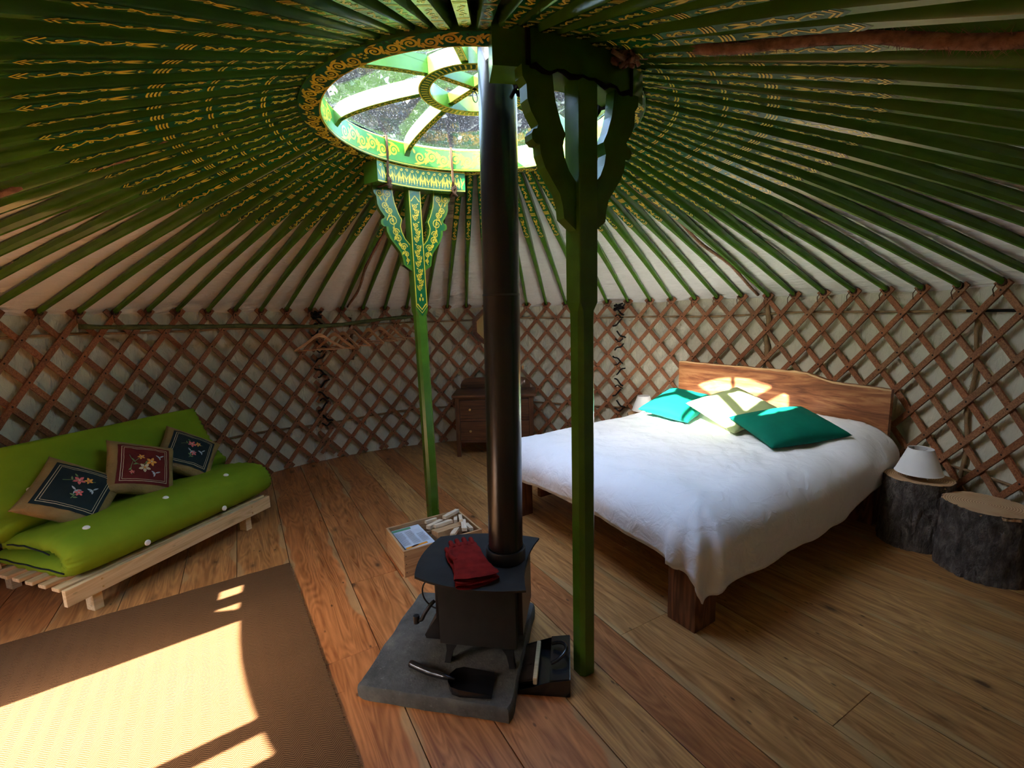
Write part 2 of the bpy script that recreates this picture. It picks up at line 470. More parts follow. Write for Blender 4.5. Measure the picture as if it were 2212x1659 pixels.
def link(name, me, parent=None, loc=None, rz=0.0):
    o = bpy.data.objects.new(name, me); C.objects.link(o)
    if parent is not None: o.parent = parent
    if loc is not None: o.location = loc
    if rz: o.rotation_euler = (0, 0, rz)
    return o
def thing(name, label, cat, loc=(0, 0, 0), rz=0.0, group=None, M=None):
    o = bpy.data.objects.new(name, None); C.objects.link(o)
    o.empty_display_size = 0.05
    o.location = loc; o.rotation_euler = (0, 0, rz)
    if M is not None: o.matrix_world = M
    return tag(o, label, cat, group)
def tag(o, label, cat, group=None):
    o['label'] = label; o['category'] = cat
    if group: o['group'] = group
    return o
def structure(o, label=None):
    o['kind'] = 'structure'
    if label: o['label'] = label
    return o
def pol(az, r, z): return Vector((r * math.cos(az), r * math.sin(az), z))
D2R = math.radians

# ---- ornament drawing (2D curves)
def spiral(cx, cy, r, turns, a0, cw=1, n=26, r1=0.12):
    return [(cx + (r * (1 - t) + r * r1 * t) * math.cos(a0 + cw * 2 * PI * turns * t),
             cy + (r * (1 - t) + r * r1 * t) * math.sin(a0 + cw * 2 * PI * turns * t)) for t in [i / n for i in range(n + 1)]]
def leafpoly(x, y, a, l, w, n=8):
    pts = []
    for i in range(n + 1):
        t = i / n; pts.append((t * l, w * math.sin(PI * t) ** 0.8 * (1 - 0.35 * t)))
    for i in range(n - 1, 0, -1):
        t = i / n; pts.append((t * l, -w * math.sin(PI * t) ** 0.8 * (1 - 0.35 * t)))
    c, s = math.cos(a), math.sin(a)
    return [(x + px * c - py * s, y + px * s + py * c) for px, py in pts]
def disc(x, y, r, n=8): return [(x + r * math.cos(2 * PI * k / n), y + r * math.sin(2 * PI * k / n)) for k in range(n)]
def scrollband(mb, u0, u1, vc, hgt, fn, w=None, h=0.0, fill=True, n=22):
    """running scroll between u0 and u1, centred on v=vc"""
    L = u1 - u0; k = max(1, round(L / (hgt * 0.86))); p = L / k; w = w or hgt * 0.085
    for i in range(k):
        s = 1 if i % 2 == 0 else -1
        x = u0 + p * (i + 0.5); r = hgt * 0.37
        mb.ribbon(spiral(x, vc + s * hgt * 0.05, r, 1.75, PI if s > 0 else PI, -s, n), [w * (1.15 - 0.5 * q / n) for q in range(n + 1)], fn, h)
        # stem to the next scroll
        if i < k - 1:
            pts = []
            for q in range(9):
                t = q / 8
                pts.append((x + r * 0.75 + (p - 1.6 * r) * t - 0.1 * r, vc - s * r * 0.72 + s * 1.44 * r * (3 * t * t - 2 * t ** 3)))
            mb.ribbon(pts, w, fn, h)
        if fill:
            mb.blob(leafpoly(x - r * 0.3, vc + s * hgt * 0.40, 0.15 * s, hgt * 0.55, hgt * 0.085), fn, h)
            mb.blob(leafpoly(x + p * 0.42, vc - s * hgt * 0.14, -s * 1.15, hgt * 0.34, hgt * 0.10), fn, h)
            mb.blob(disc(x, vc + s * hgt * 0.05, hgt * 0.06), fn, h)
def waveband(mb, u0, u1, vc, amp, fn, w, h=0.0, per=None):
    """small loose scroll: a wave with a curl in each bend"""
    L = u1 - u0; per = per or amp * 3.2; k = max(1, round(L / per)); p = L / k
    pts = [(u0 + L * i / (k * 10), vc + amp * 0.62 * math.sin(2 * PI * i / 10 * 0.5)) for i in range(k * 10 + 1)]
    mb.ribbon(pts, [w * (0.35 + 0.65 * math.sin(PI * min(1, max(0, i / (k * 10)))) ** 0.4) for i in range(k * 10 + 1)], fn, h)
    for i in range(k):
        s = 1 if i % 2 == 0 else -1
        x = u0 + p * (i + 0.5)
        mb.ribbon(spiral(x, vc - s * amp * 0.15, amp * 0.62, 1.2, PI / 2 * s, s, 12), w * 0.8, fn, h)
        mb.blob(leafpoly(x, vc + s * amp * 0.55, 0.5 * s, amp * 1.0, amp * 0.30, 5), fn, h)

# ------------------------------------------------------------------ the shell
R_WALL = 3.0
def floor():
    fl = MB().lathe([(0.001, -0.08), (3.12, -0.08), (3.12, -0.03), (0.001, -0.03)], 64).obj('floor', 'bed_wood')
    structure(fl, 'round plank floor of reddish and honey coloured softwood boards')
    d = Vector((0.5, -0.8660)); e = Vector((0.8660, 0.5))
    es = [-3.05, -2.94, -2.66, -2.38, -2.10, -1.82, -1.55, -1.27, -0.985, -0.705, -0.44, -0.15, 0.07, 0.28, 0.585, 0.87, 1.14, 1.40, 1.68, 1.95, 2.22, 2.50, 2.78, 3.03]
    tints = {9: (0.80, 0.50, 0.36), 8: (0.86, 0.50, 0.34), 10: (0.84, 0.52, 0.38), 7: (0.80, 0.56, 0.40), 11: (0.92, 0.78, 0.62), 12: (0.80, 0.50, 0.36)}
    for i in range(len(es) - 1):
        a, b = es[i], es[i + 1]
        m = min(abs(a), abs(b)) if a * b > 0 else 0
        half = math.sqrt(max(0.05, 3.06 ** 2 - m * m))
        cuts = [-half]
        if i == 13: cuts += [-0.72 + 1.4]
        x = -half
        while half - cuts[-1] > 3.4:
            cuts.append(cuts[-1] + rnd.uniform(2.1, 3.2))
        if i == 13: cuts = [-half, 0.743, half]
        if i == 14: cuts = [-half, half - 1.5, half]
        if cuts[-1] < half: cuts.append(half)
        for k in range(len(cuts) - 1):
            l0, l1 = cuts[k], cuts[k + 1]
            ln = l1 - l0 - 0.002
            o = MB().box(-ln / 2, ln / 2, -(b - a) / 2 + 0.0018, (b - a) / 2 - 0.0018, -0.028, 0.0, 0.0015).obj('plank', 'floor_wood', fl)
            c = d * ((l0 + l1) / 2) + e * ((a + b) / 2)
            o.location = (c.x, c.y, rnd.uniform(-0.0006, 0.0006)); o.rotation_euler = (0, 0, math.atan2(d.y, d.x))
            t = tints.get(i)
            if t is None:
                q = rnd.random()
                t = (0.80 + 0.14 * q, 0.62 + 0.2 * q, 0.47 + 0.2 * q) if i > 12 else (0.86, 0.56 + 0.12 * q, 0.40 + 0.12 * q)
            j = rnd.uniform(0.92, 1.06)
            o.color = (t[0] * j, t[1] * j, t[2] * j, 1)
floor()

DOOR_A, DOOR_B = 206.9, 226.2          # azimuth of the two outer jambs
def pole_z(r):
    """underside of a roof pole at radius r"""
    pts = [(0.60, 2.49), (0.80, 2.42), (1.60, 2.13), (2.30, 1.855), (2.95, 1.57), (3.2, 1.46)]
    for (a, za), (b, zb) in zip(pts, pts[1:]):
        if r <= b: 
            return za + (zb - za) * (r - a) / (b - a)
    return pts[-1][1]
def pole_zs(r): return sum(pole_z(r + q) for q in (-0.12, -0.06, 0, 0.06, 0.12)) / 5

def shell():
    # wall lining, open at the doorway and at two small gaps beside its frame
    nu, nv = 720, 40
    mb = MB()
    holes = [(201.3, 1.365, 0.75, 0.045), (204.7, 1.375, 0.9, 0.035)]
    vid = {}
    for i in range(nu):
        az = 2 * PI * i / nu
        for j in range(nv + 1):
            z = -0.04 + 1.70 * j / nv
            p = Vector((math.cos(az) * 9, math.sin(az) * 9, z * 1.2))
            rr = R_WALL + 0.012 + 0.012 * noise.noise(p * 1.1) + 0.006 * noise.noise(p * 3.1)
            mb.v.append((rr * math.cos(az), rr * math.sin(az), z))
    for i in range(nu):
        a = (i + 0.5) * 360 / nu
        for j in range(nv):
            z = -0.04 + 1.70 * (j + 0.5) / nv
            if DOOR_A < a < DOOR_B and z < 1.50: continue
            if any(abs(a - ha) < wa and abs(z - hz) < wz for ha, hz, wa, wz in holes): continue
            k = (i + 1) % nu
            mb.f.append((i * (nv + 1) + j, k * (nv + 1) + j, k * (nv + 1) + j + 1, i * (nv + 1) + j + 1))
    structure(mb.obj('wall_round', 'wall_canvas', smooth=True), 'cream canvas lining of the round wall behind the lattice')
    # roof lining
    def roof(u, v):
        az = 2 * PI * u; r = 0.79 + (3.06 - 0.79) * v
        z = pole_zs(min(r, 2.98)) + (0.076 - 0.030 * max(0, (r - 1.6) / 1.4)) - max(0, r - 2.98) * 0.9
        p = Vector((math.cos(az) * r * 2.2, math.sin(az) * r * 2.2, 0))
        z += 0.010 * noise.noise(p) + 0.008 * noise.noise(p * 2.7) + 0.006 * noise.noise(Vector((az * 8, r * 14, 0)))
        return (r * math.cos(az), r * math.sin(az), z)
    structure(MB().grid(500, 44, roof, True).obj('ceiling', 'roof_canvas', smooth=True), 'off white canvas roof lining stretched over the green poles')
    # doorway behind the camera
    dr = thing('door_1', 'wooden double doorway standing open to the sun', 'door')
    dr['kind'] = 'structure'; del dr['category']
    def block(name, a0, a1, r0, r1, z0, z1):
        n = max(2, int((a1 - a0) / 1.5) + 1)
        mb = MB()
        vs = []
        for i in range(n + 1):
            a = D2R(a0 + (a1 - a0) * i / n)
            vs += [pol(a, r0, z0), pol(a, r1, z0), pol(a, r1, z1), pol(a, r0, z1)]
        fs = [(0, 1, 2, 3), tuple(n * 4 + q for q in (3, 2, 1, 0))]
        for i in range(n):
            for q in range(4): fs.append((i * 4 + q, (i + 1) * 4 + q, (i + 1) * 4 + (q + 1) % 4, i * 4 + (q + 1) % 4))
        return mb.add(vs, fs).obj(name, 'bed_wood', dr)
    block('jamb', 205.6, 207.25, 2.95, 3.03, 0.0, 1.53)
    block('jamb', 225.0, 226.6, 2.95, 3.03, 0.0, 1.53)
    block('mullion', 221.0, 222.55, 2.95, 3.02, 0.0, 1.45)
    block('lintel', 205.6, 226.6, 2.95, 3.03, 1.435, 1.54)
    block('threshold', 205.6, 226.6, 2.95, 3.06, 0.0, 0.035)
    # door leaf, swung outwards
    h = pol(D2R(205.9), 3.04, 0)
    lf = MB().box(0, 0.035, 0, 0.72, 0.04, 1.43, 0.004)
    for z0, z1 in ((0.12, 0.62), (0.74, 1.32)): lf.box(-0.008, 0.043, 0.09, 0.63, z0, z1, 0.004)
    lo = lf.obj('door_leaf', 'bed_wood', dr, loc=(h.x, h.y, 0.0)); lo.rotation_euler = (0, 0, D2R(205.9 - 90 - 18))
    # added leaf screen outside the doorway, unseen, cuts the low sky light
    hg = thing('sky_screen', 'added dark leaf screen, unseen, holding low sky light back from the open doorway', 'sky_screen', (0, 0, -0.3))
    hm = MB()
    for k in range(9000):
        a = D2R(rnd.uniform(150, 285)); r = rnd.uniform(7.6, 9.0); z = 4.3 * rnd.random() ** 0.8 * (0.85 + 0.15 * math.sin(a * 23))
        c = pol(a, r, z); sz = rnd.uniform(0.12, 0.26)
        u = Vector((rnd.gauss(0, 1), rnd.gauss(0, 1), rnd.gauss(0, 1))).normalized(); v = u.cross(Vector((rnd.gauss(0, 1), rnd.gauss(0, 1), 1))).normalized()
        hm.add([c - u * sz - v * sz * 0.5, c + u * sz - v * sz * 0.5, c + u * sz + v * sz * 0.5, c - u * sz + v * sz * 0.5], [(0, 1, 2, 3)])
    ho = hm.obj('leaves', 'foliage', hg, fix=False); ho['kind'] = 'stuff'
    # ground outside
    structure(MB().lathe([(0.001, -0.30), (45, -0.30)], 48).obj('ground', 'outdoor_grass'), 'grass outside the tent')
shell()

# ------------------------------------------------------------------ lattice wall sections
TH0, DL = 2.9486, 0.0770
def head_az(j): return TH0 - DL * (j + (0.357 if j >= 10 else 0.0))
SLOPE = D2R(16.52)                       # turn of a slat per metre of height
Z_HEAD = 1.55
def slat_mesh(sgn, z0, z1, r):
    """a flat slat that climbs the wall as a helix; azimuth 0 at its head"""
    n = max(2, int((z1 - z0) / 0.13)); w, t = 0.0180, 0.0065
    vs = []
    for i in range(n + 1):
        z = z0 + (z1 - z0) * i / n; a = sgn * (Z_HEAD - z) * SLOPE
        dz = 1.0; da = -sgn * SLOPE * r; ln = math.hypot(dz, da)
        ca, sa = w * dz / ln / r, -w * da / ln          # across the slat
        for rr, q in ((r - t, 1), (r - t, -1), (r + t, -1), (r + t, 1)):
            vs.append(pol(a + q * ca, rr, z + q * sa))
    fs = [(0, 1, 2, 3), tuple(n * 4 + q for q in (3, 2, 1, 0))]
    for i in range(n):
        for q in range(4): fs.append((i * 4 + q, (i + 1) * 4 + q, (i + 1) * 4 + (q + 1) % 4, i * 4 + (q + 1) % 4))
    return MB().add(vs, fs).mesh('slat', 'slat_wood')
SLAT_CACHE = {}
def lattice(name_label, heads, amin, amax):
    t = thing('lattice_section', name_label, 'lattice', group='lattice wall sections')
    step = heads[0] - heads[1]
    hs = list(heads)
    for k in range(1, 9): hs = [heads[0] + step * k] + hs + [heads[-1] - step * k]
    riv = MB()
    for sgn, r in ((1, 2.944), (-1, 2.960)):
        for az in hs:
            z0, z1 = rnd.choice((0.015, 0.03)), 1.605
            # clip by azimuth limits
            za = Z_HEAD - (amax - az) / SLOPE if sgn > 0 else Z_HEAD - (az - amin) / SLOPE     # below this z the slat leaves the section
            zb = Z_HEAD - (amin - az) / SLOPE if sgn > 0 else Z_HEAD - (az - amax) / SLOPE     # above this z it is outside
            a, b = max(z0, za), min(z1, zb)
            if b - a < 0.14: continue
            key = (sgn, round(a, 2), round(b, 2))
            if key not in SLAT_CACHE: SLAT_CACHE[key] = slat_mesh(sgn, key[1], key[2], r)
            o = link('slat', SLAT_CACHE[key], t, rz=az)
            q = rnd.random(); s = rnd.uniform(0.78, 1.15)
            o.color = (s, s * (0.86 + 0.2 * q), s * (0.80 + 0.3 * q), 1)
            if sgn > 0:
                k = 0
                while True:
                    z = Z_HEAD - k * (step / 2) / SLOPE * 1.0
                    k += 1
                    if z < a + 0.02: break
                    if z > b: continue
                    aa = az + (Z_HEAD - z) * SLOPE
                    p = pol(aa, 2.9365, z); e1 = Vector((-math.sin(aa), math.cos(aa), 0)); nn = Vector((-math.cos(aa), -math.sin(aa), 0))
                    m = 6
                    riv.add([p + (e1 * math.cos(2 * PI * i / m) + Vector((0, 0, 1)) * math.sin(2 * PI * i / m)) * 0.0065 for i in range(m)] + [p + nn * 0.003],
                            [(i, (i + 1) % m, m) for i in range(m)])
    o = riv.obj('rivets', 'leather_rivet', t); o['kind'] = 'stuff'
    return t
J1, J2 = D2R(128.2), D2R(63.2)
lattice('red brown wooden lattice section behind the green sofa', [head_az(j) for j in range(-4, 10)], J1 - D2R(1.3), D2R(190))
lattice('red brown wooden lattice section behind the hangers, drawers and mirror', [head_az(j) for j in range(10, 23)], J2 - D2R(1.3), J1 + D2R(1.3))
lattice('red brown wooden lattice section behind the bed and the stumps', [head_az(j) for j in range(23, 44)], D2R(-26), J2 + D2R(1.3))

# dark cords lacing the section joints
def lacing(azc, label):
    t = thing('lacing_cord', label, 'cord', pol(azc, 2.928, 1.0))
    org = pol(azc, 2.928, 1.0)
    def turn(pts, r): MB().tube([p - org for p in pts], r, 6).obj('cord_turn', 'black_cord', t, smooth=True)
    z = 1.52; k = 0; rr = 2.928
    while z > 0.42:
        s = 1 if k % 2 == 0 else -1
        pts = []
        for i in range(7):
            q = i / 6
            a = azc + D2R(1.9) * (0.5 - q) * s + D2R(0.5) * math.sin(k * 2.1)
            pts.append(pol(a, rr - 0.006 * math.sin(PI * q), z - 0.075 * q + 0.012 * math.sin(PI * 2 * q + k)))
        turn(pts, 0.0085)
        if k % 2 == 0: turn([pol(azc + D2R(1.7) * (0.5 - i / 5) * s, rr - 0.004, z - 0.09 + 0.018 * math.sin(i * 1.1 + k)) for i in range(6)], 0.007)
        z -= 0.128; k += 1
    for q in range(5):
        turn([pol(azc + D2R(rnd.uniform(-1.2, 1.2)), rr - 0.01, 1.56 - 0.02 * i + rnd.uniform(-0.012, 0.012)) for i in range(4)], 0.010)
lacing(J1, 'dark cord lacing the lattice joint below the coat hangers')
lacing(J2, 'dark cord lacing the lattice joint left of the bed headboard')

# ------------------------------------------------------------------ roof poles
def mk_pole():
    n = 20; rs = [0.785 + (2.965 - 0.785) * i / n for i in range(n + 1)]
    mb = MB(); vs = []
    for r in rs:
        t = (r - 0.785) / 2.18
        w = 0.0225 if t < 0.38 else 0.0225 - 0.0075 * (t - 0.38) / 0.62
        hgt = 0.066 if t < 0.38 else 0.066 - 0.036 * ((t - 0.38) / 0.62) ** 0.8
        c = 0.1 if t < 0.36 else min(0.29, 0.1 + (t - 0.36) * 1.4)
        z = pole_zs(r); dz = (pole_zs(r + 0.02) - pole_zs(r - 0.02)) / 0.04
        cx, cz = c * 2 * w, c * hgt
        for y, q in ((-w + cx, 0), (w - cx, 0), (w, cz), (w, hgt - cz), (w - cx, hgt), (-w + cx, hgt), (-w, hgt - cz), (-w, cz)):
            vs.append((r - dz * q, y, z + q))
    m = 8; fs = [tuple(range(m))[::-1], tuple(n * m + k for k in range(m))]
    for i in range(n):
        for k in range(m): fs.append((i * m + k, (i + 1) * m + k, (i + 1) * m + (k + 1) % m, i * m + (k + 1) % m))
    return mb.add(vs, fs).mesh('shaft', 'green_paint', smooth=35)
P0, P1 = 0.80, 1.62
def pole_fn(u, v, h): return (P0 + u, v, pole_zs(P0 + u) - 0.0007 - h)
def mk_pole_ground():
    mb = MB(); L = P1 - P0; n = 14
    w = 0.0200
    pts = [(L * i / n, -w) for i in range(n + 1)] + [(L + 0.022, 0)] + [(L * i / n, w) for i in range(n, -1, -1)]
    # strip of quads plus the arrow tip
    vs = []; fs = []
    for i in range(n + 1): vs += [pole_fn(L * i / n, -w, 0), pole_fn(L * i / n, w, 0)]
    for i in range(n): fs.append((2 * i, 2 * i + 2, 2 * i + 3, 2 * i + 1))
    vs.append(pole_fn(L + 0.024, 0, 0)); fs.append((2 * n, 2 * n + 2, 2 * n + 1))
    return mb.add(vs, fs).mesh('painted_ground', 'dark_green_paint', fix=False)
def mk_pole_ornament():
    mb = MB(); h = 0.0008; L = P1 - P0; w = 0.0185
    def chev(u, wd): 
        mb.ribbon([(u - 0.020, -w), (u, 0), (u - 0.020, w)], wd, pole_fn, h)
    chev(L + 0.006, 0.006); chev(L - 0.008, 0.006)
    def bars(u, k):
        for i in range(k):
            mb.ribbon([(u + i * 0.0115 + 0.004, -w), (u + i * 0.0115 + 0.0055, -w * 0.3), (u + i * 0.0115 + 0.0035, w * 0.4), (u + i * 0.0115, w)], 0.0062, pole_fn, h)
    # from the tip towards the crown
    waveband(mb, L - 0.215, L - 0.03, 0, 0.0145, pole_fn, 0.0062, h)
    mb.blob(leafpoly(L - 0.205, 0.004, PI - 0.12, 0.055, 0.0075), pole_fn, h); mb.blob(leafpoly(L - 0.205, -0.004, PI + 0.12, 0.055, 0.0075), pole_fn, h)
    mb.blob(leafpoly(L - 0.262, 0, PI, 0.02, 0.004), pole_fn, h); mb.blob(disc(L - 0.268, 0.007, 0.003, 6), pole_fn, h); mb.blob(disc(L - 0.268, -0.007, 0.003, 6), pole_fn, h)
    bars(L - 0.345, 4)
    waveband(mb, L - 0.465, L - 0.365, 0, 0.0140, pole_fn, 0.0060, h, 0.034)
    bars(L - 0.50, 2)
    waveband(mb, L - 0.655, L - 0.52, 0, 0.0130, pole_fn, 0.0062, h, 0.045)
    bars(L - 0.69, 2)
    waveband(mb, 0.012, L - 0.71, 0, 0.0125, pole_fn, 0.0058, h, 0.03)
    return mb.mesh('painted_ornament', 'yellow_paint', fix=False)
pole_me, ground_me, orn_me = mk_pole(), mk_pole_ground(), mk_pole_ornament()
def mk_tie():
    mb = MB()
    for k in range(3):
        rr = 2.925 + 0.008 * k
        z = pole_zs(rr)
        mb.tube([(rr + 0.004 * math.sin(2 * PI * i / 10 + k), 0.020 * math.cos(2 * PI * i / 10), z + 0.013 + 0.022 * math.sin(2 * PI * i / 10)) for i in range(10)], 0.0035, 5, closed=True)
    mb.tube([(2.915, 0.018, pole_zs(2.92)), (2.91, 0.03, pole_zs(2.92) - 0.03), (2.915, 0.026, pole_zs(2.92) - 0.07)], 0.003, 5)
    return mb.mesh('tie', 'brown_cord', smooth=True)
tie_me = mk_tie()
def frame_exit(az):
    """which side of the picture a pole leaves by (for its description)"""
    for k in range(60):
        r = 0.8 + 2.15 * k / 59; d = pol(az, r, pole_zs(r)) - CAM; z = d.dot(fw)
        if z < 0.05: return ('top', 1106)
        x, y = 1106 + FPX * d.dot(cx_) / z, 829.5 - FPX * d.dot(cy_) / z
        if y < 0: return ('top', x)
        if x < 0: return ('left', -y)
        if x > 2212: return ('right', -y)
    return ('wall', x)
ORD = ['first', 'second', 'third', 'fourth', 'fifth', 'sixth', 'seventh', 'eighth', 'ninth', 'tenth', 'eleventh', 'twelfth', 'thirteenth', 'fourteenth', 'fifteenth', 'sixteenth', 'seventeenth', 'eighteenth', 'nineteenth', 'twentieth']
ORD += ['twenty-' + q for q in ORD[:9]] + ['thirtieth'] + ['thirty-' + q for q in ORD[:9]] + ['fortieth'] + ['forty-' + q for q in ORD[:9]]
exits = {j: frame_exit(head_az(j)) for j in range(81)}
SAY = {'wall': ('%s green painted roof pole from the left along the lattice top', 'roof poles ending at the lattice in view'),
       'left': ('%s green painted roof pole counting up the left edge', 'roof poles leaving by the left edge'),
       'top': ('%s green painted roof pole from the left along the top edge', 'roof poles leaving by the top edge'),
       'right': ('%s green painted roof pole counting up the right edge', 'roof poles leaving by the right edge')}
rank = {}
for sd_ in SAY:
    for i, j in enumerate(sorted((j for j in exits if exits[j][0] == sd_), key=lambda j: exits[j][1])): rank[j] = i
for j in range(81):
    az = head_az(j)
    lab = SAY[exits[j][0]][0] % ORD[rank[j]]; gr = SAY[exits[j][0]][1]
    pa, pb_ = Vector((0.80, 0, 2.45)), Vector((2.95, 0, 1.59))
    tw = Matrix.Translation(pa) @ Matrix.Rotation(D2R(rnd.uniform(-7, 7)), 4, pb_ - pa) @ Matrix.Translation(-pa)
    t = thing('roof_pole', lab, 'roof pole', gr and (0, 0, 0), 0, gr, M=Matrix.Translation((0, 0, rnd.uniform(-0.004, 0.006))) @ Matrix.Rotation(az + rnd.uniform(-0.003, 0.003), 4, 'Z') @ tw)
    link('shaft', pole_me, t); link('painted_ground', ground_me, t); link('painted_ornament', orn_me, t)
    if -0.6 < az < 3.4: link('tie', tie_me, t)

# ------------------------------------------------------------------ crown wheel
RO, RI, ZB, ZT = 0.808, 0.716, 2.41, 2.535
crown = thing('skylight', 'green domed crown wheel painted with yellow scrolls around the skylight', 'crown wheel', (0, 0, ZB))
def cz(p): return (p[0], p[1], p[2] - ZB)
def ring_obj(name, prof, mat, parent, n=128):
    mb = MB(); k = len(prof)
    vs = []; fs = []
    for i in range(n):
        a = 2 * PI * i / n
        for r, z in prof: vs.append((r * math.cos(a), r * math.sin(a), z - ZB))
    for i in range(n):
        for q in range(k): fs.append((i * k + q, ((i + 1) % n) * k + q, ((i + 1) % n) * k + (q + 1) % k, i * k + (q + 1) % k))
    return mb.add(vs, fs).obj(name, mat, parent, smooth=35)
rim = ring_obj('outer_ring', [(RI, ZB), (RO, ZB), (RO, ZT), (RI, ZT)], 'green_paint', crown)
def low_fn(u, v, h):                      # u arc length at mid radius, v from inner edge
    a = u / 0.762; r = RI + v
    return (r * math.cos(a), r * math.sin(a), -0.0008 - h)
def inn_fn(u, v, h):
    a = u / RI
    return ((RI - 0.0008 - h) * math.cos(a), (RI - 0.0008 - h) * math.sin(a), v)
def band(fn, L, v0, v1, n, h=0.0):
    mb = MB(); vs = []; fs = []
    for i in range(n + 1): vs += [fn(L * i / n, v0, h), fn(L * i / n, v1, h)]
    for i in range(n): fs.append((2 * i, 2 * i + 2, 2 * i + 3, 2 * i + 1))
    return mb.add(vs, fs)
LL = 2 * PI * 0.762; LI = 2 * PI * RI
band(low_fn, LL, 0.002, 0.090, 160).obj('painted_ground', 'dark_green_paint', rim, fix=False)
mb = MB()
for i in range(8):
    u0 = LL * (i / 8 + 130 / 360 + 1 / 16) ; u1 = u0 + LL / 8
    scrollband(mb, u0 + 0.02, u1 - 0.02, 0.045, 0.080, low_fn, 0.0098, 0.0008)
    for q in range(6): mb.blob(disc(u0 + 0.012 * math.cos(q * PI / 3), 0.045 + 0.016 * math.sin(q * PI / 3), 0.006), low_fn, 0.0008)
mb.ribbon([(LL * i / 160, 0.0035) for i in range(161)], 0.005, low_fn, 0.0008)
mb.obj('painted_scrolls', 'yellow_paint', rim, fix=False)
band(inn_fn, LI, 0.012, 0.118, 160).obj('painted_ground', 'bright_green_paint', rim, fix=False)
mb = MB()
for i in range(8):
    u0 = LI * (i / 8 + 130 / 360); u1 = u0 + LI / 8
    scrollband(mb, u0 + 0.05, u1 - 0.05, 0.062, 0.096, inn_fn, 0.0105, 0.0008)
for v in (0.006, 0.120): mb.ribbon([(LI * i / 160, v) for i in range(161)], 0.004, inn_fn, 0.0008)
mb.obj('painted_scrolls', 'yellow_paint', rim, fix=False)
# inner ring
ri0, ri1, zi0, zi1 = 0.216, 0.272, 2.572, 2.645
hub = ring_obj('inner_ring', [(ri0, zi0), (ri1, zi0), (ri1, zi1), (ri0, zi1)], 'green_paint', crown, 72)
def hub_fn(u, v, h):
    a = u / 0.245; r = ri0 + v
    return (r * math.cos(a), r * math.sin(a), zi0 - ZB - 0.0008 - h)
LH = 2 * PI * 0.245
band(hub_fn, LH, 0.008, 0.048, 96).obj('painted_ground', 'dark_green_paint', hub, fix=False)
mb = MB()
for v in (0.003, 0.053): mb.ribbon([(LH * i / 96, v) for i in range(97)], 0.006, hub_fn, 0.0008)
for i in range(64):
    u = LH * i / 64
    mb.ribbon([(u, 0.012), (u + 0.003, 0.024), (u + 0.002, 0.044)], 0.008, hub_fn, 0.0008)
mb.obj('painted_dashes', 'yellow_paint', hub, fix=False)
# arched spokes
def spoke_line(t):                        # t 0 rim .. 1 inner ring ; centre of the underside
    r = RI + 0.004 + (ri1 - 0.004 - RI) * t
    z = 2.455 + (2.585 - 2.455) * (t ** 0.5) - 0.008 * t
    return r, z
sp = MB(); n = 14; vs = []; fs = []
for i in range(n + 1):
    r, z = spoke_line(i / n)
    for y, q in ((-0.017, 0), (0.017, 0), (0.017, 0.075), (-0.017, 0.075)): vs.append((r, y, z - ZB + q))
for i in range(n):
    for q in range(4): fs.append((i * 4 + q, (i + 1) * 4 + q, (i + 1) * 4 + (q + 1) % 4, i * 4 + (q + 1) % 4))
fs += [(0, 1, 2, 3), tuple(n * 4 + q for q in (3, 2, 1, 0))]
spoke_me = sp.add(vs, fs).mesh('spoke', 'green_paint', smooth=35)
def spk_fn(u, v, h):
    r, z = spoke_line(u); return (r, v, z - ZB - 0.0009 - h)
gm = MB(); vs = []; fs = []
for i in range(n + 1): vs += [spk_fn(0.06 + 0.88 * i / n, -0.013, 0), spk_fn(0.06 + 0.88 * i / n, 0.013, 0)]
for i in range(n): fs.append((2 * i, 2 * i + 2, 2 * i + 3, 2 * i + 1))
spg_me = gm.add(vs, fs).mesh('painted_ground', 'dark_green_paint', fix=False)
om = MB()
for v in (-0.014, 0.014): om.ribbon([(0.05 + 0.9 * i / 20, v) for i in range(21)], 0.004, spk_fn, 0.0008)
def spk_fn2(u, v, h): return spk_fn(u / 0.46, v, h)
waveband(om, 0.05, 0.41, 0, 0.009, spk_fn2, 0.004, 0.0008)
spo_me = om.mesh('painted_scrolls', 'yellow_paint', fix=False)
SPK = [130 + 45 * k for k in range(8)]
for a in SPK:
    s = link('spoke', spoke_me, crown, rz=D2R(a))
    link('painted_ground', spg_me, s); link('painted_scrolls', spo_me, s)
for a in (130, 220):
    mb = MB().box(-0.218, 0.218, -0.016, 0.016, 2.588 - ZB, 2.638 - ZB)
    s = mb.obj('cross_bar', 'green_paint', crown, rz=D2R(a))
    om = MB()
    cf = lambda u, v, h: (u, v, 2.588 - ZB - 0.0008 - h)
    for v in (-0.0135, 0.0135): om.ribbon([(-0.20, v), (0.20, v)], 0.004, cf, 0.0004)
    waveband(om, -0.19, -0.03, 0, 0.009, cf, 0.004, 0.0004); waveband(om, 0.03, 0.19, 0, 0.009, cf, 0.004, 0.0004)
    om.obj('painted_scrolls', 'yellow_paint', s, fix=False)
hk = MB()
hk.tube([(0, 0, 2.588 - ZB), (0, 0, 2.570 - ZB)], 0.003, 6)
hk.tube([(0.018 * math.cos(2 * PI * i / 16) * 0.6, 0.018 * math.cos(2 * PI * i / 16) * 0.8, 2.552 - ZB + 0.024 * math.sin(2 * PI * i / 16)) for i in range(16)], 0.0028, 6, closed=True)
hk.obj('hanging_ring', 'black_iron', crown, smooth=True)
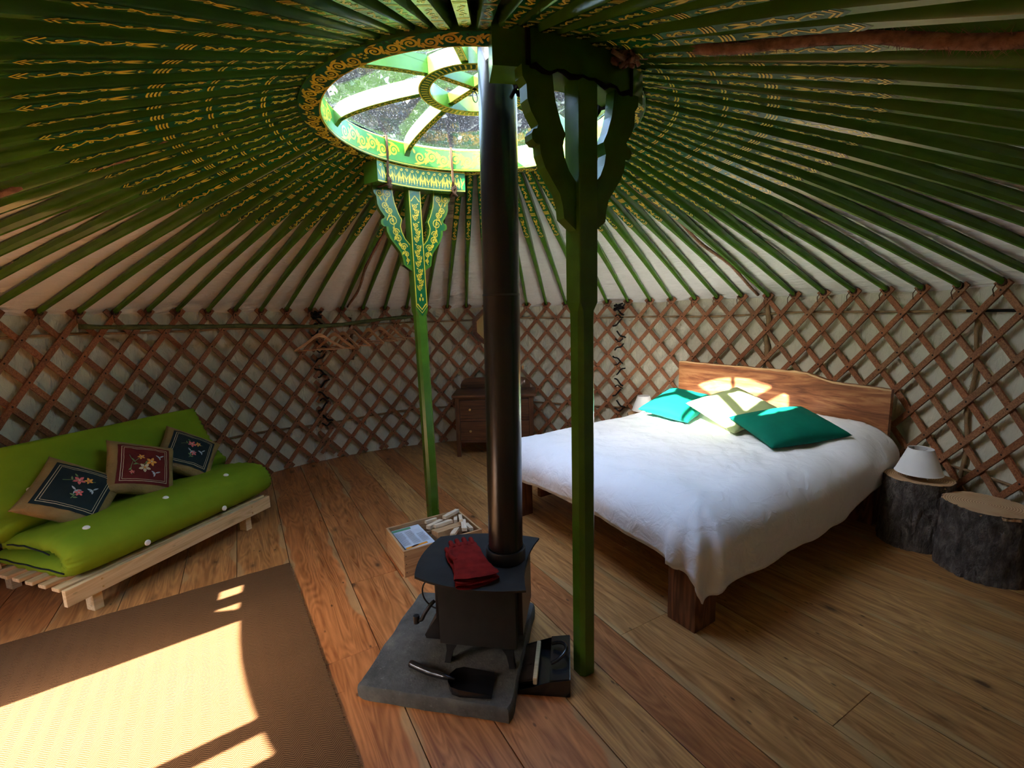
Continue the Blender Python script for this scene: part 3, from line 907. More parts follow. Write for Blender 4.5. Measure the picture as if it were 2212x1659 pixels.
# skylight panes over the spokes
for k in range(8):
    a0, a1 = D2R(130 + 45 * k + 0.4), D2R(130 + 45 * (k + 1) - 0.4)
    q0 = [pol(a0, 0.775, 2.545), pol(a1, 0.775, 2.545), pol(a1, 0.262, 2.668), pol(a0, 0.262, 2.668)]
    vs = [cz(p) for p in q0] + [(p.x, p.y, p.z - ZB + 0.004) for p in q0]
    MB().add(vs, [(0, 1, 2, 3), (4, 7, 6, 5), (0, 4, 5, 1), (1, 5, 6, 2), (2, 6, 7, 3), (3, 7, 4, 0)]).obj('glass_pane', 'roof_glass', crown)
q0 = [pol(D2R(130 + 45 * k), 0.262, 2.668) for k in range(8)]
MB().add([cz(p) for p in q0] + [(p.x, p.y, p.z - ZB + 0.004) for p in q0],
         [tuple(range(8)), tuple(range(15, 7, -1))] + [(k, (k + 1) % 8, 8 + (k + 1) % 8, 8 + k) for k in range(8)]).obj('glass_pane', 'roof_glass', crown)
ring_obj('glazing_frame', [(0.755, 2.535), (0.80, 2.535), (0.80, 2.556), (0.755, 2.556)], 'crown_wood_white', crown)
ring_obj('roof_collar', [(0.80, 2.455), (0.83, 2.455), (0.83, 2.54), (0.80, 2.54)], 'dark_green_paint', crown)

# ------------------------------------------------------------------ crown posts with saddles and carved brackets
BR_IN = [(0.095, 0), (0.090, -0.05), (0.083, -0.09), (0.062, -0.15), (0.043, -0.185), (0.050, -0.205), (0.055, -0.225), (0.048, -0.26), (0.030, -0.30), (0.0, -0.335)]
BR_OUT = [(0.215, 0), (0.213, -0.035), (0.198, -0.055), (0.196, -0.10), (0.182, -0.135), (0.155, -0.172), (0.160, -0.184), (0.174, -0.188), (0.182, -0.202),
          (0.180, -0.220), (0.166, -0.232), (0.150, -0.232), (0.147, -0.262), (0.130, -0.302), (0.098, -0.345), (0.070, -0.382), (0.058, -0.42), (0.053, -0.462), (0.0, -0.50)]
def crown_post(x, y, lean, label, slabel, painted):
    az = math.atan2(y, x)
    t = thing('crown_post', label, 'post', (x, y, 0.0), az)      # local x radial outward, y tangential
    hw = 0.042; ZP = 2.285
    prof = []
    for z, c, w in ((0.0, 0.016, hw - 0.004), (1.455, 0.016, hw - 0.004), (1.50, 0.014, hw - 0.004), (1.53, 0.003, hw), (ZP, 0.003, hw)):
        prof.append([(-w + c, -w), (w - c, -w), (w, -w + c), (w, w - c), (w - c, w), (-w + c, w), (-w, w - c), (-w, -w + c)])
    zs = (0.0, 1.455, 1.50, 1.53, ZP)
    vs = [(px + lean[0] * z, py + lean[1] * z, z) for z, pr in zip(zs, prof) for px, py in pr]; fs = [tuple(range(8))[::-1], tuple(32 + k for k in range(8))]
    for i in range(4):
        for k in range(8): fs.append((i * 8 + k, i * 8 + (k + 1) % 8, (i + 1) * 8 + (k + 1) % 8, (i + 1) * 8 + k))
    sh = MB().add(vs, fs).obj('shaft', 'green_paint', t)
    # carved brackets
    for sgn in (1, -1):
        poly = [(u, v) for u, v in BR_OUT] + [(u, v) for u, v in BR_IN[::-1]]
        fn = lambda u, v, q: (q + lean[0] * (ZP + v), sgn * (u + hw) + lean[1] * (ZP + v), ZP + v)
        b = MB().prism(poly, fn, -0.022, 0.022).obj('bracket', 'green_paint', t)
        if painted:
            f2 = lambda u, v, h: fn(u, v, -0.0228 - h)
            sh_in = [(u + (0.010 if v < -0.001 else 0.012), v - 0.004) for u, v in BR_IN]
            gp = MB().blob([(u - 0.014, min(v, -0.006)) for u, v in BR_OUT if v > -0.47] + [(0.006, -0.46), (0.006, -0.345)] + [(u + 0.010, min(v, -0.006)) for u, v in BR_IN[::-1][1:]], f2)
            gp.obj('painted_ground', 'dark_green_paint', b, fix=False)
            om = MB(); h = 0.0008
            om.ribbon([(u + 0.004, v) for u, v in BR_IN], 0.004, f2, h)
            for (cx, cyv, r, a0, cw) in ((0.180, -0.035, 0.022, PI, 1), (0.128, -0.035, 0.022, 0, -1), (0.150, -0.105, 0.022, PI, 1), (0.122, -0.135, 0.02, 0, -1),
                                         (0.108, -0.195, 0.034, 0, 1), (0.090, -0.262, 0.024, PI, -1), (0.078, -0.300, 0.024, 0, 1), (0.045, -0.350, 0.024, PI, -1), (0.030, -0.395, 0.018, 0, 1), (0.024, -0.435, 0.012, PI, -1)):
                om.ribbon(spiral(cx, cyv, r, 1.7, a0, cw, 22), 0.0055, f2, h)
                om.blob(disc(cx, cyv, r * 0.2, 6), f2, h)
                om.blob(leafpoly(cx, cyv - r, -PI / 2 - 0.5 * cw, r * 1.3, r * 0.28), f2, h)
            om.ribbon([(0.155, -0.01), (0.155, -0.06), (0.135, -0.10), (0.115, -0.15), (0.10, -0.20), (0.10, -0.25), (0.07, -0.32), (0.035, -0.38), (0.022, -0.45)], 0.005, f2, h)
            om.obj('painted_scrolls', 'yellow_paint', b, fix=False)
    if painted:
        def pf(u, v, h):                  # u along tangent, v height, on the face toward the centre
            z = v; return (-hw - 0.0009 - h + lean[0] * z, u + lean[1] * z, z)
        gp = MB().blob([(-0.034, 2.255), (-0.034, 1.545), (0, 1.495), (0.034, 1.545), (0.034, 2.255), (0, 2.275)], pf)
        gp.obj('painted_ground', 'dark_green_paint', sh, fix=False)
        om = MB(); h = 0.0008
        om.ribbon([(-0.036, 2.28), (-0.036, 1.56), (0, 1.515), (0.036, 1.56), (0.036, 2.28)], 0.005, pf, h)
        om.ribbon([(-0.030, 1.575), (0, 1.538), (0.030, 1.575)], 0.008, pf, h)
        om.ribbon([(-0.028, 2.215), (0, 2.25), (0.028, 2.215)], 0.006, pf, h)
        pv = lambda u, v, hh: pf(v, u, hh)
        for a, b_ in ((1.66, 1.80), (1.81, 1.95), (1.96, 2.09), (2.10, 2.20)): scrollband(om, a, b_, 0, 0.046, pv, 0.0048, h, True, 14)
        for q in ((0, 1.63), (-0.010, 1.605), (0.010, 1.605)): om.blob(leafpoly(q[1] + 0.012, q[0], PI, 0.026, 0.007), pv, h)
        om.obj('painted_scrolls', 'yellow_paint', sh, fix=False)
    # saddle: a curved beam under the crown rim
    sd = thing('crown_saddle', slabel, 'beam', (0, 0, 0), az, 'saddles under the crown wheel')
    rc = math.hypot(x, y); r0, r1, z0, z1, ha = rc - 0.085, rc + 0.035, 2.287, 2.408, D2R(23)
    mb = MB(); n = 16; vs = []; fs = []
    for i in range(n + 1):
        a = -ha + 2 * ha * i / n
        for r, z in ((r0, z0), (r1, z0), (r1, z1), (r0, z1)): vs.append(pol(a, r, z))
    for i in range(n):
        for q in range(4): fs.append((i * 4 + q, (i + 1) * 4 + q, (i + 1) * 4 + (q + 1) % 4, i * 4 + (q + 1) % 4))
    fs += [(0, 1, 2, 3), tuple(n * 4 + q for q in (3, 2, 1, 0))]
    bo = mb.add(vs, fs).obj('beam', 'green_paint', sd, smooth=35)
    sf = lambda u, v, h: pol(u / r0, r0 - 0.0009 - h, z0 + v)
    Ls = ha * r0
    if painted:
        band(lambda u, v, h: sf(u - Ls, v, h), 2 * Ls, 0.012, 0.116, 24).obj('painted_ground', 'dark_green_paint', bo, fix=False)
        om = MB(); h = 0.0008
        for v in (0.006, 0.117): om.ribbon([(-Ls + 2 * Ls * i / 24, v) for i in range(25)], 0.005, sf, h)
        k = 15
        for i in range(k):
            u = -Ls + 0.02 + (2 * Ls - 0.04) * (i + 0.5) / k
            s = 1 if i % 2 else -1
            om.blob(leafpoly(u, 0.018, PI / 2 + 0.1 * s, 0.066, 0.0075), sf, h)
            om.blob(leafpoly(u - 0.012, 0.028, PI / 2 + 0.5, 0.05, 0.0042), sf, h); om.blob(leafpoly(u + 0.012, 0.028, PI / 2 - 0.5, 0.05, 0.0042), sf, h)
            om.ribbon(spiral(u + 0.012, 0.098, 0.010, 1.2, 0, s, 10), 0.004, sf, h)
            om.ribbon([(u - 0.016, 0.014), (u - 0.018, 0.05), (u - 0.010, 0.088)], 0.003, sf, h)
        om.obj('painted_scrolls', 'yellow_paint', bo, fix=False)
    else:
        om = MB(); 
        for v in (0.006,): om.ribbon([(-Ls + 2 * Ls * i / 24, v) for i in range(25)], 0.004, sf, 0.0)
        for s in (-1, 1):
            ef = lambda u, v, h: pol(s * ha + s * 0.0012, u, v)
            om.ribbon([(r0 + 0.004, z0 + 0.002), (r0 + 0.004, z0 + 0.05), (r0 + 0.004, z1 - 0.03)], 0.007, ef)
        om.obj('painted_lines', 'yellow_paint', bo, fix=False)
    # lashings tying the saddle to the rim
    for s in ((-0.30, 0.30) if painted else (-0.27, 0.27)):
        mb = MB()
        for k in range(2):
            a = az + s + 0.010 * k
            lp = [pol(a, r0 - 0.006, z0 - 0.006), pol(a, r0 - 0.008, 2.36), pol(a + 0.01, RI - 0.006, 2.45), pol(a + 0.012, RI - 0.006, 2.545), pol(a, 0.76, 2.552), pol(a, 0.815, 2.545), pol(a, r1 + 0.006, 2.44), pol(a, r1 + 0.006, z0 - 0.006)]
            mb.tube(lp, 0.0045, 6, closed=True)
        for k in range(3):
            mb.tube([pol(az + s + rnd.uniform(-0.03, 0.03), r0 - 0.014, z0 + 0.03 - 0.02 * q + rnd.uniform(-.01, .01)) for q in range(4)], 0.007, 6)
        if not painted:
            mb.tube([pol(az + s * (1 - i / 9), r1 + 0.010 + 0.004 * math.sin(i * 2), z0 - 0.006 + 0.008 * math.sin(i * 1.7)) for i in range(10)], [0.007 + 0.003 * math.sin(i * 1.3) for i in range(10)], 7)
        tag(mb.obj('lashing', 'brown_cord' if painted else 'black_cord', smooth=True),
            ('brown' if painted else 'black') + ' cord lashing the ' + ('far painted' if painted else 'near dark') + ' saddle to the crown rim, ' + ('left one of two' if (s > 0) == painted else 'right one of two'), 'cord',
            'lashings on the ' + ('far' if painted else 'near') + ' saddle')
crown_post(0.412, -0.705, (0, 0), 'tall green post nearest the camera, standing beside the dustpan', 'plain dark green curved saddle above the near post', False)
crown_post(-0.447, 0.690, (-0.004, 0.012), 'tall green post painted with yellow scrolls, standing behind the log box', 'green curved saddle with yellow flame painting above the far post', True)

# ------------------------------------------------------------------ ropes on wall and roof
def wall_rope(z, a0, a1, r, rad, label, mat='hemp_rope', amp=0.012):
    n = int((a1 - a0) / 0.9)
    pts = []
    for i in range(n + 1):
        a = D2R(a0 + (a1 - a0) * i / n)
        pts.append(pol(a, r, z + amp * math.sin(a * 5) + 0.5 * amp * math.sin(a * 13 + 1)))
    tag(MB().tube(pts, rad, 7).obj('wall_rope', mat, smooth=True), label, 'rope')
wall_rope(1.425, -24, 188, 2.985, 0.009, 'thin hemp rope running round the wall near the lattice top')
wall_rope(0.43, -24, 188, 2.985, 0.008, 'thin hemp rope running round the wall low behind the lattice', 'hemp_rope', 0.02)
wall_rope(1.43, -24, 8.0, 2.978, 0.008, 'short dark plaited cord at the right end of the wall rope', 'black_cord', 0.004)
def drop_rope(az, z0, z1, rad, label, fuzz=0.0, mat='hemp_rope'):
    mb = MB()
    n = 16
    pts = [pol(D2R(az) + 0.004 * math.sin(i * 0.9), 2.984, z0 + (z1 - z0) * i / n) for i in range(n + 1)]
    mb.tube(pts, [rad * (0.9 + 0.15 * math.sin(i * 1.7)) for i in range(n + 1)], 8)
    for k in range(int(fuzz)):
        p = pts[rnd.randrange(n)] + Vector((0, 0, rnd.uniform(-0.03, 0.03)))
        a = rnd.uniform(0, 2 * PI); e = Vector((-math.sin(D2R(az)), math.cos(D2R(az)), 0)) * math.cos(a) * rad - Vector((math.cos(D2R(az)), math.sin(D2R(az)), 0)) * abs(math.sin(a)) * rad * 0.6
        q = p + e * 1.35 + Vector((0, 0, rnd.uniform(-0.02, 0.02)))
        mb.tube([p + e * 0.8, q], 0.0009, 3)
    tag(mb.obj('drop_rope', mat, smooth=True), label, 'rope')
drop_rope(35.2, 1.56, 0.98, 0.024, 'thick hairy rope hanging behind the lattice above the headboard', 300, 'hemp_rope')
drop_rope(6.6, 1.46, 0.30, 0.014, 'thin brown rope hanging behind the lattice above the stumps', 150, 'hemp_rope')
drop_rope(121.5, 1.50, 1.05, 0.020, 'frayed brown rope hanging behind the lattice below the hangers', 150, 'brown_cord')
def roof_rope(az, r0, r1, rad, label, fuzz, dz=-0.005, mat='horsehair', knot=False):
    mb = MB(); n = 40; pts = []
    for i in range(n + 1):
        r = r0 + (r1 - r0) * i / n
        pts.append(pol(D2R(az) + 0.006 * math.sin(i * 0.35), r, pole_zs(r) + dz + 0.006 * math.sin(i * 0.5)))
    mb.tube(pts, [rad * (0.85 + 0.2 * noise.noise(Vector((i * 0.7, az, 0)))) for i in range(n + 1)], 9)
    if knot:
        for k in range(40):
            p = pts[0] + Vector((rnd.gauss(0, 0.018), rnd.gauss(0, 0.018), rnd.gauss(-0.012, 0.014)))
            mb.tube([p, p + Vector((rnd.gauss(0, 0.02), rnd.gauss(0, 0.02), rnd.gauss(0, 0.02)))], 0.008, 5)
    tan = Vector((-math.sin(D2R(az)), math.cos(D2R(az)), 0))
    for k in range(fuzz):
        i = rnd.randrange(n); p = pts[i].lerp(pts[i + 1], rnd.random())
        a = rnd.uniform(0, 2 * PI); e = tan * math.cos(a) + Vector((0, 0, 1)) * math.sin(a)
        q = p + e * rad * rnd.uniform(1.1, 2.0) + (pts[i + 1] - pts[i]) * rnd.uniform(-0.6, 0.6)
        mb.add([p + e * rad * 0.8, p + e * rad * 0.8 + (pts[i + 1] - pts[i]) * 0.03, q], [(0, 1, 2)])
    tag(mb.obj('roof_rope', mat, smooth=True), label, 'rope', 'hair ropes under the roof')
roof_rope(-49.5, 0.90, 2.55, 0.019, 'thick brown horsehair rope running overhead at the upper right', 2600, 0.012, knot=True)
roof_rope(36.4, 0.84, 2.95, 0.014, 'brown horsehair rope following the roof down to the headboard', 1500, 0.022)
roof_rope(121.6, 0.90, 2.95, 0.013, 'brown horsehair rope following the roof behind the far post', 900, 0.035)
roof_rope(196.5, 1.2, 2.6, 0.016, 'brown horsehair rope half hidden among the poles at the left', 900, 0.015)

# ------------------------------------------------------------------ bed
BED = Matrix.Translation((0.956, -0.511, 0.0)) @ Matrix.Rotation(D2R(32.5), 4, 'Z')     # local x foot->head, y right->left
BW, BL = 1.68, 2.06
bed = thing('bed_frame', 'wooden bed frame with chunky square legs under the white duvet', 'bed', M=BED)
for nm, x0, y0 in (('leg', 0.0, 0.0), ('leg', 0.0, BW - 0.155), ('leg', BL - 0.16, 0.0), ('leg', BL - 0.16, BW - 0.155)):
    mb = MB().box(-0.15, 0.15, -0.0775, 0.0775, -0.08, 0.08, 0.004)
    o = mb.obj(nm, 'bed_wood', bed); o.location = (x0 + 0.08, y0 + 0.0775, 0.15); o.rotation_euler = (0, D2R(90), 0)
for y0 in (0.22, BW - 0.26): MB().box(0.16, BL - 0.16, y0, y0 + 0.04, 0.16, 0.30, 0.004).obj('side_rail', 'bed_wood', bed)
for x0 in (0.30, BL - 0.20):
    o = MB().box(-(BW - 0.31) / 2, (BW - 0.31) / 2, -0.02, 0.02, -0.07, 0.07, 0.004).obj('end_rail', 'bed_wood', bed)
    o.location = (x0 + 0.02, BW / 2, 0.23); o.rotation_euler = (0, 0, D2R(90))
for i in range(9):
    MB().box(0.10 + i * 0.215, 0.18 + i * 0.215, 0.05, BW - 0.05, 0.285, 0.303).obj('bed_slat', 'pine', bed)
# live edge headboard
hb_top = [(0.02, 0.912), (0.10, 0.918), (0.20, 0.921), (0.30, 0.924), (0.38, 0.928), (0.44, 0.942), (0.50, 0.962), (0.56, 0.977), (0.64, 0.984), (0.74, 0.982), (0.85, 0.985), (0.95, 0.982),
          (1.05, 0.988), (1.15, 0.984), (1.25, 0.986), (1.35, 0.984), (1.45, 0.988), (1.55, 0.985), (1.65, 0.990), (1.735, 0.986)]
top2 = []
for (a, za), (b, zb) in zip(hb_top, hb_top[1:]):
    for k in range(3):
        t = k / 3; y = a + (b - a) * t; top2.append((y, za + (zb - za) * t + 0.0025 * noise.noise(Vector((y * 22, 0, 3)))))
top2.append(hb_top[-1])
HB = BED @ Matrix.Translation((2.10, 0.87, 0)) @ Matrix.Rotation(D2R(90), 4, 'Z')
hbo = thing('headboard', 'live edge wooden slab headboard against the lattice wall', 'headboard', M=HB)
poly = [(y - 0.87, z) for y, z in top2] + [(0.865, 0.48), (-0.85, 0.48)]
MB().prism(poly, lambda u, v, t: (u, t, v), -0.035, 0.012).obj('slab', 'headboard_wood', hbo)
om = MB(); om.ribbon([(y - 0.87, z - 0.004 - 0.004 * abs(noise.noise(Vector((y * 9, 2, 0))))) for y, z in top2], [0.010 + 0.012 * abs(noise.noise(Vector((y * 7, 5, 1)))) for y, z in top2], lambda u, v, h: (u, 0.0135, v))
om.obj('bark_edge', 'box_wood', hbo)
for x in (-0.62, 0.62): MB().box(x - 0.05, x + 0.05, -0.034, 0.008, 0.0, 0.50, 0.003).obj('headboard_post', 'bed_wood', hbo)
# mattress and duvet
mt = MB().box(0.03, BL - 0.02, 0.03, BW - 0.03, 0.305, 0.50, 0.04).obj('mattress', 'white_linen', smooth=40)
tag(mt, 'white mattress under the duvet on the wooden bed', 'mattress'); mt.matrix_world = BED
def duvet_pt(u, v):
    of, os = 0.225, 0.355
    p = -of + (BL - 0.02 + of) * (u ** 0.92); q = -os + (BW + 2 * os) * v
    ins = 0.14; rho = 0.19
    dx = max(0.0, (0.02 + ins) - p - 0.0); dy0 = max(0.0, ins - q - 0.0); dy1 = max(0.0, q - (BW - ins))
    # flat -> on-bed coordinates
    bx = max(p, 0.02 + ins); by = min(max(q, ins), BW - ins)
    dy = dy0 if dy0 > 0 else dy1; sy = -1 if dy0 > 0 else 1
    hd = max(0.0, (p - 1.25) / 0.8)
    if dy > 0: dy *= 1 - 0.10 * hd
    d = (dx ** 3.2 + dy ** 3.2) ** (1 / 3.2)
    z = 0.575 + 0.035 * math.sin(PI * min(1, max(0, (by / BW)))) ** 0.5 * math.sin(PI * min(1, 0.12 + 0.5 * bx / BL))
    z += 0.075 * (max(0, min(1, (bx - 1.35) / 0.35)) ** 2 * (3 - 2 * max(0, min(1, (bx - 1.35) / 0.35)))) * (0.75 + 0.25 * abs(math.sin(by / BW * 2 * PI)))
    x, y = bx, by
    if d > 0:
        h = math.hypot(dx, dy); ux, uy = -dx / h, sy * dy / h
        ang = math.atan2(dy, dx)
        if d < rho * PI / 2: out, dn = rho * math.sin(d / rho), rho * (1 - math.cos(d / rho))
        else: out, dn = rho, rho + d - rho * PI / 2
        k = min(1, dn / 0.3)
        corner = math.sin(2 * ang) ** 2 if dx > 0 and dy > 0 else 0
        along = q if dx > 0 and dy == 0 else p
        out += k * (0.007 * math.sin(along * 15 + 1.3 * math.sin(along * 5)) + 0.014 * noise.noise(Vector((along * 4, 7, 0)))) * (1 - corner)
        out += k * corner * (0.034 * math.sin(ang * 11) + 0.015)
        out += 0.05 * math.sin(PI * min(1, dn / 0.36)) * (0.5 if dy > 0 else 0.2)
        x += ux * out; y += uy * out; z -= dn * (1 + 0.05 * noise.noise(Vector((p * 1.6, q * 1.6, 4))))
        if dx > 0 and dy == 0: z += k * 0.055 * math.sin(PI * min(1, max(0, by / BW)))
    P = Vector((p * 3.2, q * 3.2, 0))
    w = 0.018 * noise.noise(P) + 0.011 * noise.noise(P * 2.3 + Vector((3, 1, 0)))
    fld = 0.5 + 0.5 * noise.noise(Vector((p * 1.7, q * 1.7, 9)))
    w += 0.010 * fld * (1 - abs(noise.noise(Vector((p * 5 + q * 3 + 2 * noise.noise(P), p * 9 - q * 12, 2))))) ** 4 + 0.004 * noise.noise(Vector((p * 22, q * 17, 1))) * fld
    z += w * (1 if d == 0 else 0.5)
    return (x, y, z)
dv = MB().grid(130, 150, duvet_pt).obj('duvet', 'duvet_cotton', smooth=True)
dv.matrix_world = BED
sm = dv.modifiers.new('thickness', 'SOLIDIFY'); sm.thickness = 0.02; sm.offset = -1
tag(dv, 'white cotton duvet spread over the bed with its corner hanging over a leg', 'duvet')

def cushion_mesh(w, h, t, n=26, pinch=0.10, seed=0, wr=0.006):
    def pt(u, v, s):
        x = w / 2 * u * (1 - pinch * (1 - v * v) * u * u); y = h / 2 * v * (1 - pinch * (1 - u * u) * v * v)
        k = max(0.0, (1 - u * u) * (1 - v * v))
        z = s * t / 2 * k ** 0.42
        P = Vector((u * 2.2 + seed, v * 2.2, s))
        z += (wr * noise.noise(P) + wr * 0.6 * noise.noise(P * 2.6)) * min(1, k * 3)
        return (x, y, z)
    return pt
def cushion(mb, w, h, t, n=26, **kw):
    f = cushion_mesh(w, h, t, n, **kw)
    g = [math.sin(PI / 2 * (2 * i / n - 1)) for i in range(n + 1)]
    g = [0.55 * a + 0.45 * (2 * i / n - 1) for i, a in enumerate(g)]
    vs = []; idx = {}
    for s in (1, -1):
        for i in range(n + 1):
            for j in range(n + 1):
                if s < 0 and (i in (0, n) or j in (0, n)): idx[s, i, j] = idx[1, i, j]; continue
                idx[s, i, j] = len(vs); vs.append(f(g[i], g[j], s))
    fs = []
    for s in (1, -1):
        for i in range(n):
            for j in range(n):
                q = (idx[s, i, j], idx[s, i + 1, j], idx[s, i + 1, j + 1], idx[s, i, j + 1])
                fs.append(q if s > 0 else q[::-1])
    mb.add(vs, fs); return f
def frame(loc, xdir, normal):
    z = Vector(normal).normalized(); x = Vector(xdir); x = (x - z * x.dot(z)).normalized(); y = z.cross(x)
    m = Matrix((x, y, z)).transposed().to_4x4(); m.translation = Vector(loc); return m
def bedp(x, y, z): return BED @ Vector((x, y, z))
def bedv(x, y, z): return BED.to_3x3() @ Vector((x, y, z))
for nm, lab, mat, (x, y, z), xd, nn, (w, h, t), sd in (
    ('cushion', 'dark teal cushion lying nearest the stump on the duvet', 'cushion_teal', (1.44, 0.36, 0.700), (1, -0.42, 0.08), (-0.16, -0.20, 1), (0.58, 0.44, 0.15), 1.0),
    ('cushion', 'sage green cushion between the two teal cushions, half in sun', 'cushion_sage', (1.50, 0.77, 0.745), (1, -0.20, 0.14), (-0.22, -0.27, 1), (0.52, 0.48, 0.15), 5.0),
    ('cushion', 'teal cushion at the left of the headboard in bright sun', 'cushion_teal', (1.46, 1.24, 0.715), (1, 0.1, 0.14), (-0.24, -0.12, 1), (0.50, 0.46, 0.14), 9.0)):
    mb = MB(); cushion(mb, w, h, t, seed=sd)
    o = mb.obj(nm, mat, smooth=True); o.matrix_world = frame(bedp(x, y, z), bedv(*xd), bedv(*nn))
    tag(o, lab, 'cushion', 'cushions on the bed')

# ------------------------------------------------------------------ stumps and bedside lamps
def stump(x, y, r, hgt, label, seed, wx=1.0):
    t = thing('tree_stump', label, 'stump', (x, y, 0), seed * 1.3)
    def pt(u, v):
        a = 2 * PI * u
        rr = r * (1 + 0.045 * math.sin(2 * a + seed) + 0.02 * math.sin(5 * a + seed * 2) + 0.06 * (1 - v) ** 3)
        P = Vector((math.cos(a) * 5, math.sin(a) * 5, v * 3.2 + seed))
        rr += 0.006 * noise.noise(P * 1.2) + 0.005 * noise.noise(P * 4) - 0.012 * max(0, 1 - abs(noise.noise(Vector((math.cos(a) * 2.2, math.sin(a) * 2.2, v * 0.9 + seed * 3)))) * 16)
        return (rr * math.cos(a), rr * math.sin(a), hgt * v)
    mb = MB().grid(120, 26, pt, True)
    nb = 26; mb.f.append(tuple(i * nb for i in range(120))[::-1])
    mb.obj('bark', 'stump_bark', t, smooth=60)
    tp = MB(); m = 120
    vs = [(0, 0, hgt + 0.001)]
    for k in range(m):
        p = pt(k / m, 1); vs.append((p[0] * 0.985, p[1] * 0.985, hgt + 0.001))
    for k in range(m):
        p = pt(k / m, 1); vs.append((p[0] * 0.985, p[1] * 0.985, hgt - 0.02))
    tp.add(vs, [(0, 1 + k, 1 + (k + 1) % m) for k in range(m)] + [(1 + k, 1 + m + k, 1 + m + (k + 1) % m, 1 + (k + 1) % m) for k in range(m)])
    tp.obj('cut_top', 'stump_top', t)
    return t
stump(2.735, -0.045, 0.182, 0.385, 'bark covered tree stump standing empty at the right edge', 1.0)
stump(2.645, 0.285, 0.165, 0.425, 'bark covered tree stump carrying a white lamp beside the bed', 2.2)
stump(1.50, 2.28, 0.165, 0.425, 'tree stump with a lamp on the far side of the bed', 3.7)
def lamp(x, y, z, label, rz):
    t = thing('table_lamp', label, 'lamp', (x, y, z), rz, 'bedside lamps')
    b = MB().lathe([(0.0, 0.012), (0.045, 0.012), (0.072, 0.022), (0.078, 0.032), (0.06, 0.036), (0.015, 0.040), (0.010, 0.055), (0.010, 0.09), (0.016, 0.095), (0.016, 0.125), (0.0, 0.125)], 28).obj('base', 'handle_wood', t, smooth=40)
    for k in range(3):
        a = 2 * PI * k / 3 + 0.4
        MB().lathe([(0.0, 0.0), (0.006, 0.0), (0.006, 0.008), (0.004, 0.020), (0.0, 0.020)], 10, 0.055 * math.cos(a), 0.055 * math.sin(a)).obj('foot', 'steel', t, smooth=40)
    sh = MB(); n = 48; vs = []
    for rr, zz in ((0.117, 0.036), (0.062, 0.186), (0.0605, 0.186), (0.1155, 0.036)):
        for k in range(n):
            a = 2 * PI * k / n; vs.append((rr * math.cos(a), rr * math.sin(a), zz))
    fs = [(i * n + k, i * n + (k + 1) % n, ((i + 1) % 4) * n + (k + 1) % n, ((i + 1) % 4) * n + k) for i in range(4) for k in range(n)]
    so = sh.add(vs, fs).obj('lamp_shade', 'lamp_fabric', t, smooth=40)
    for rr, zz in ((0.117, 0.037), (0.062, 0.185)):
        MB().tube([(rr * math.cos(2 * PI * k / n), rr * math.sin(2 * PI * k / n), zz) for k in range(n)], 0.002, 6, closed=True).obj('shade_trim', 'white_linen', so, smooth=True)
    MB().tube([(0, 0, 0.125), (0, 0, 0.165), (0.058, 0, 0.172)], 0.0015, 5).obj('shade_wire', 'steel', so, smooth=True)
lamp(2.625, 0.27, 0.4265, 'small lamp with white conical shade on the stump right of the bed', 0.3)
lamp(1.50, 2.28, 0.4265, 'small lamp with white shade behind the far left of the bed', 1.1)

# ------------------------------------------------------------------ green futon sofa
SOFA = Matrix(((0.319, -0.948, 0, -2.06), (0.948, 0.319, 0, -0.17), (0, 0, 1, 0), (0, 0, 0, 1)))     # local x along the front, y to the back
sofa = thing('futon_sofa', 'pine futon sofa with a folded lime green mattress by the left wall', 'sofa', M=SOFA)
fr = MB().box(-0.166, 1.106, -0.002, 0.026, 0.103, 0.193, 0.003).obj('front_rail', 'pine', sofa)
for x in (-0.005, 0.945):
    for z in (0.125, 0.170):
        MB().tube([(x, -0.004, z), (x, 0.002, z)], 0.005, 8).obj('screw', 'brass', fr)
MB().box(-0.166, 1.106, 0.80, 0.828, 0.103, 0.193, 0.003).obj('back_rail', 'pine', sofa)
for i in range(7): MB().box(-0.166, 1.10, 0.045 + i * 0.108, 0.105 + i * 0.108, 0.176, 0.196, 0.004).obj('seat_slat', 'pine', sofa)
for x in (-0.045, 0.905):
    MB().box(x, x + 0.045, 0.026, 0.09, 0.0, 0.176, 0.003).obj('leg', 'pine', sofa)
    MB().box(x, x + 0.045, 0.74, 0.80, 0.0, 0.176, 0.003).obj('leg', 'pine', sofa)
    MB().box(x, x + 0.03, 0.09, 0.74, 0.115, 0.176, 0.003).obj('cross_bearer', 'pine', sofa)
for x in (-0.16, 1.06):
    m = MB().prism([(0.60, 0.20), (0.66, 0.20), (0.87, 0.72), (0.82, 0.72)], lambda u, v, t, x=x: (x + t, u, v), 0.0, 0.035)
    m.obj('back_upright', 'pine', sofa)
for f in (0.25, 0.55, 0.85):
    y = 0.665 + 0.20 * f; z = 0.22 + 0.5 * f
    MB().box(-0.16, 1.095, y, y + 0.02, z - 0.035, z + 0.035, 0.003).obj('back_slat', 'pine', sofa)
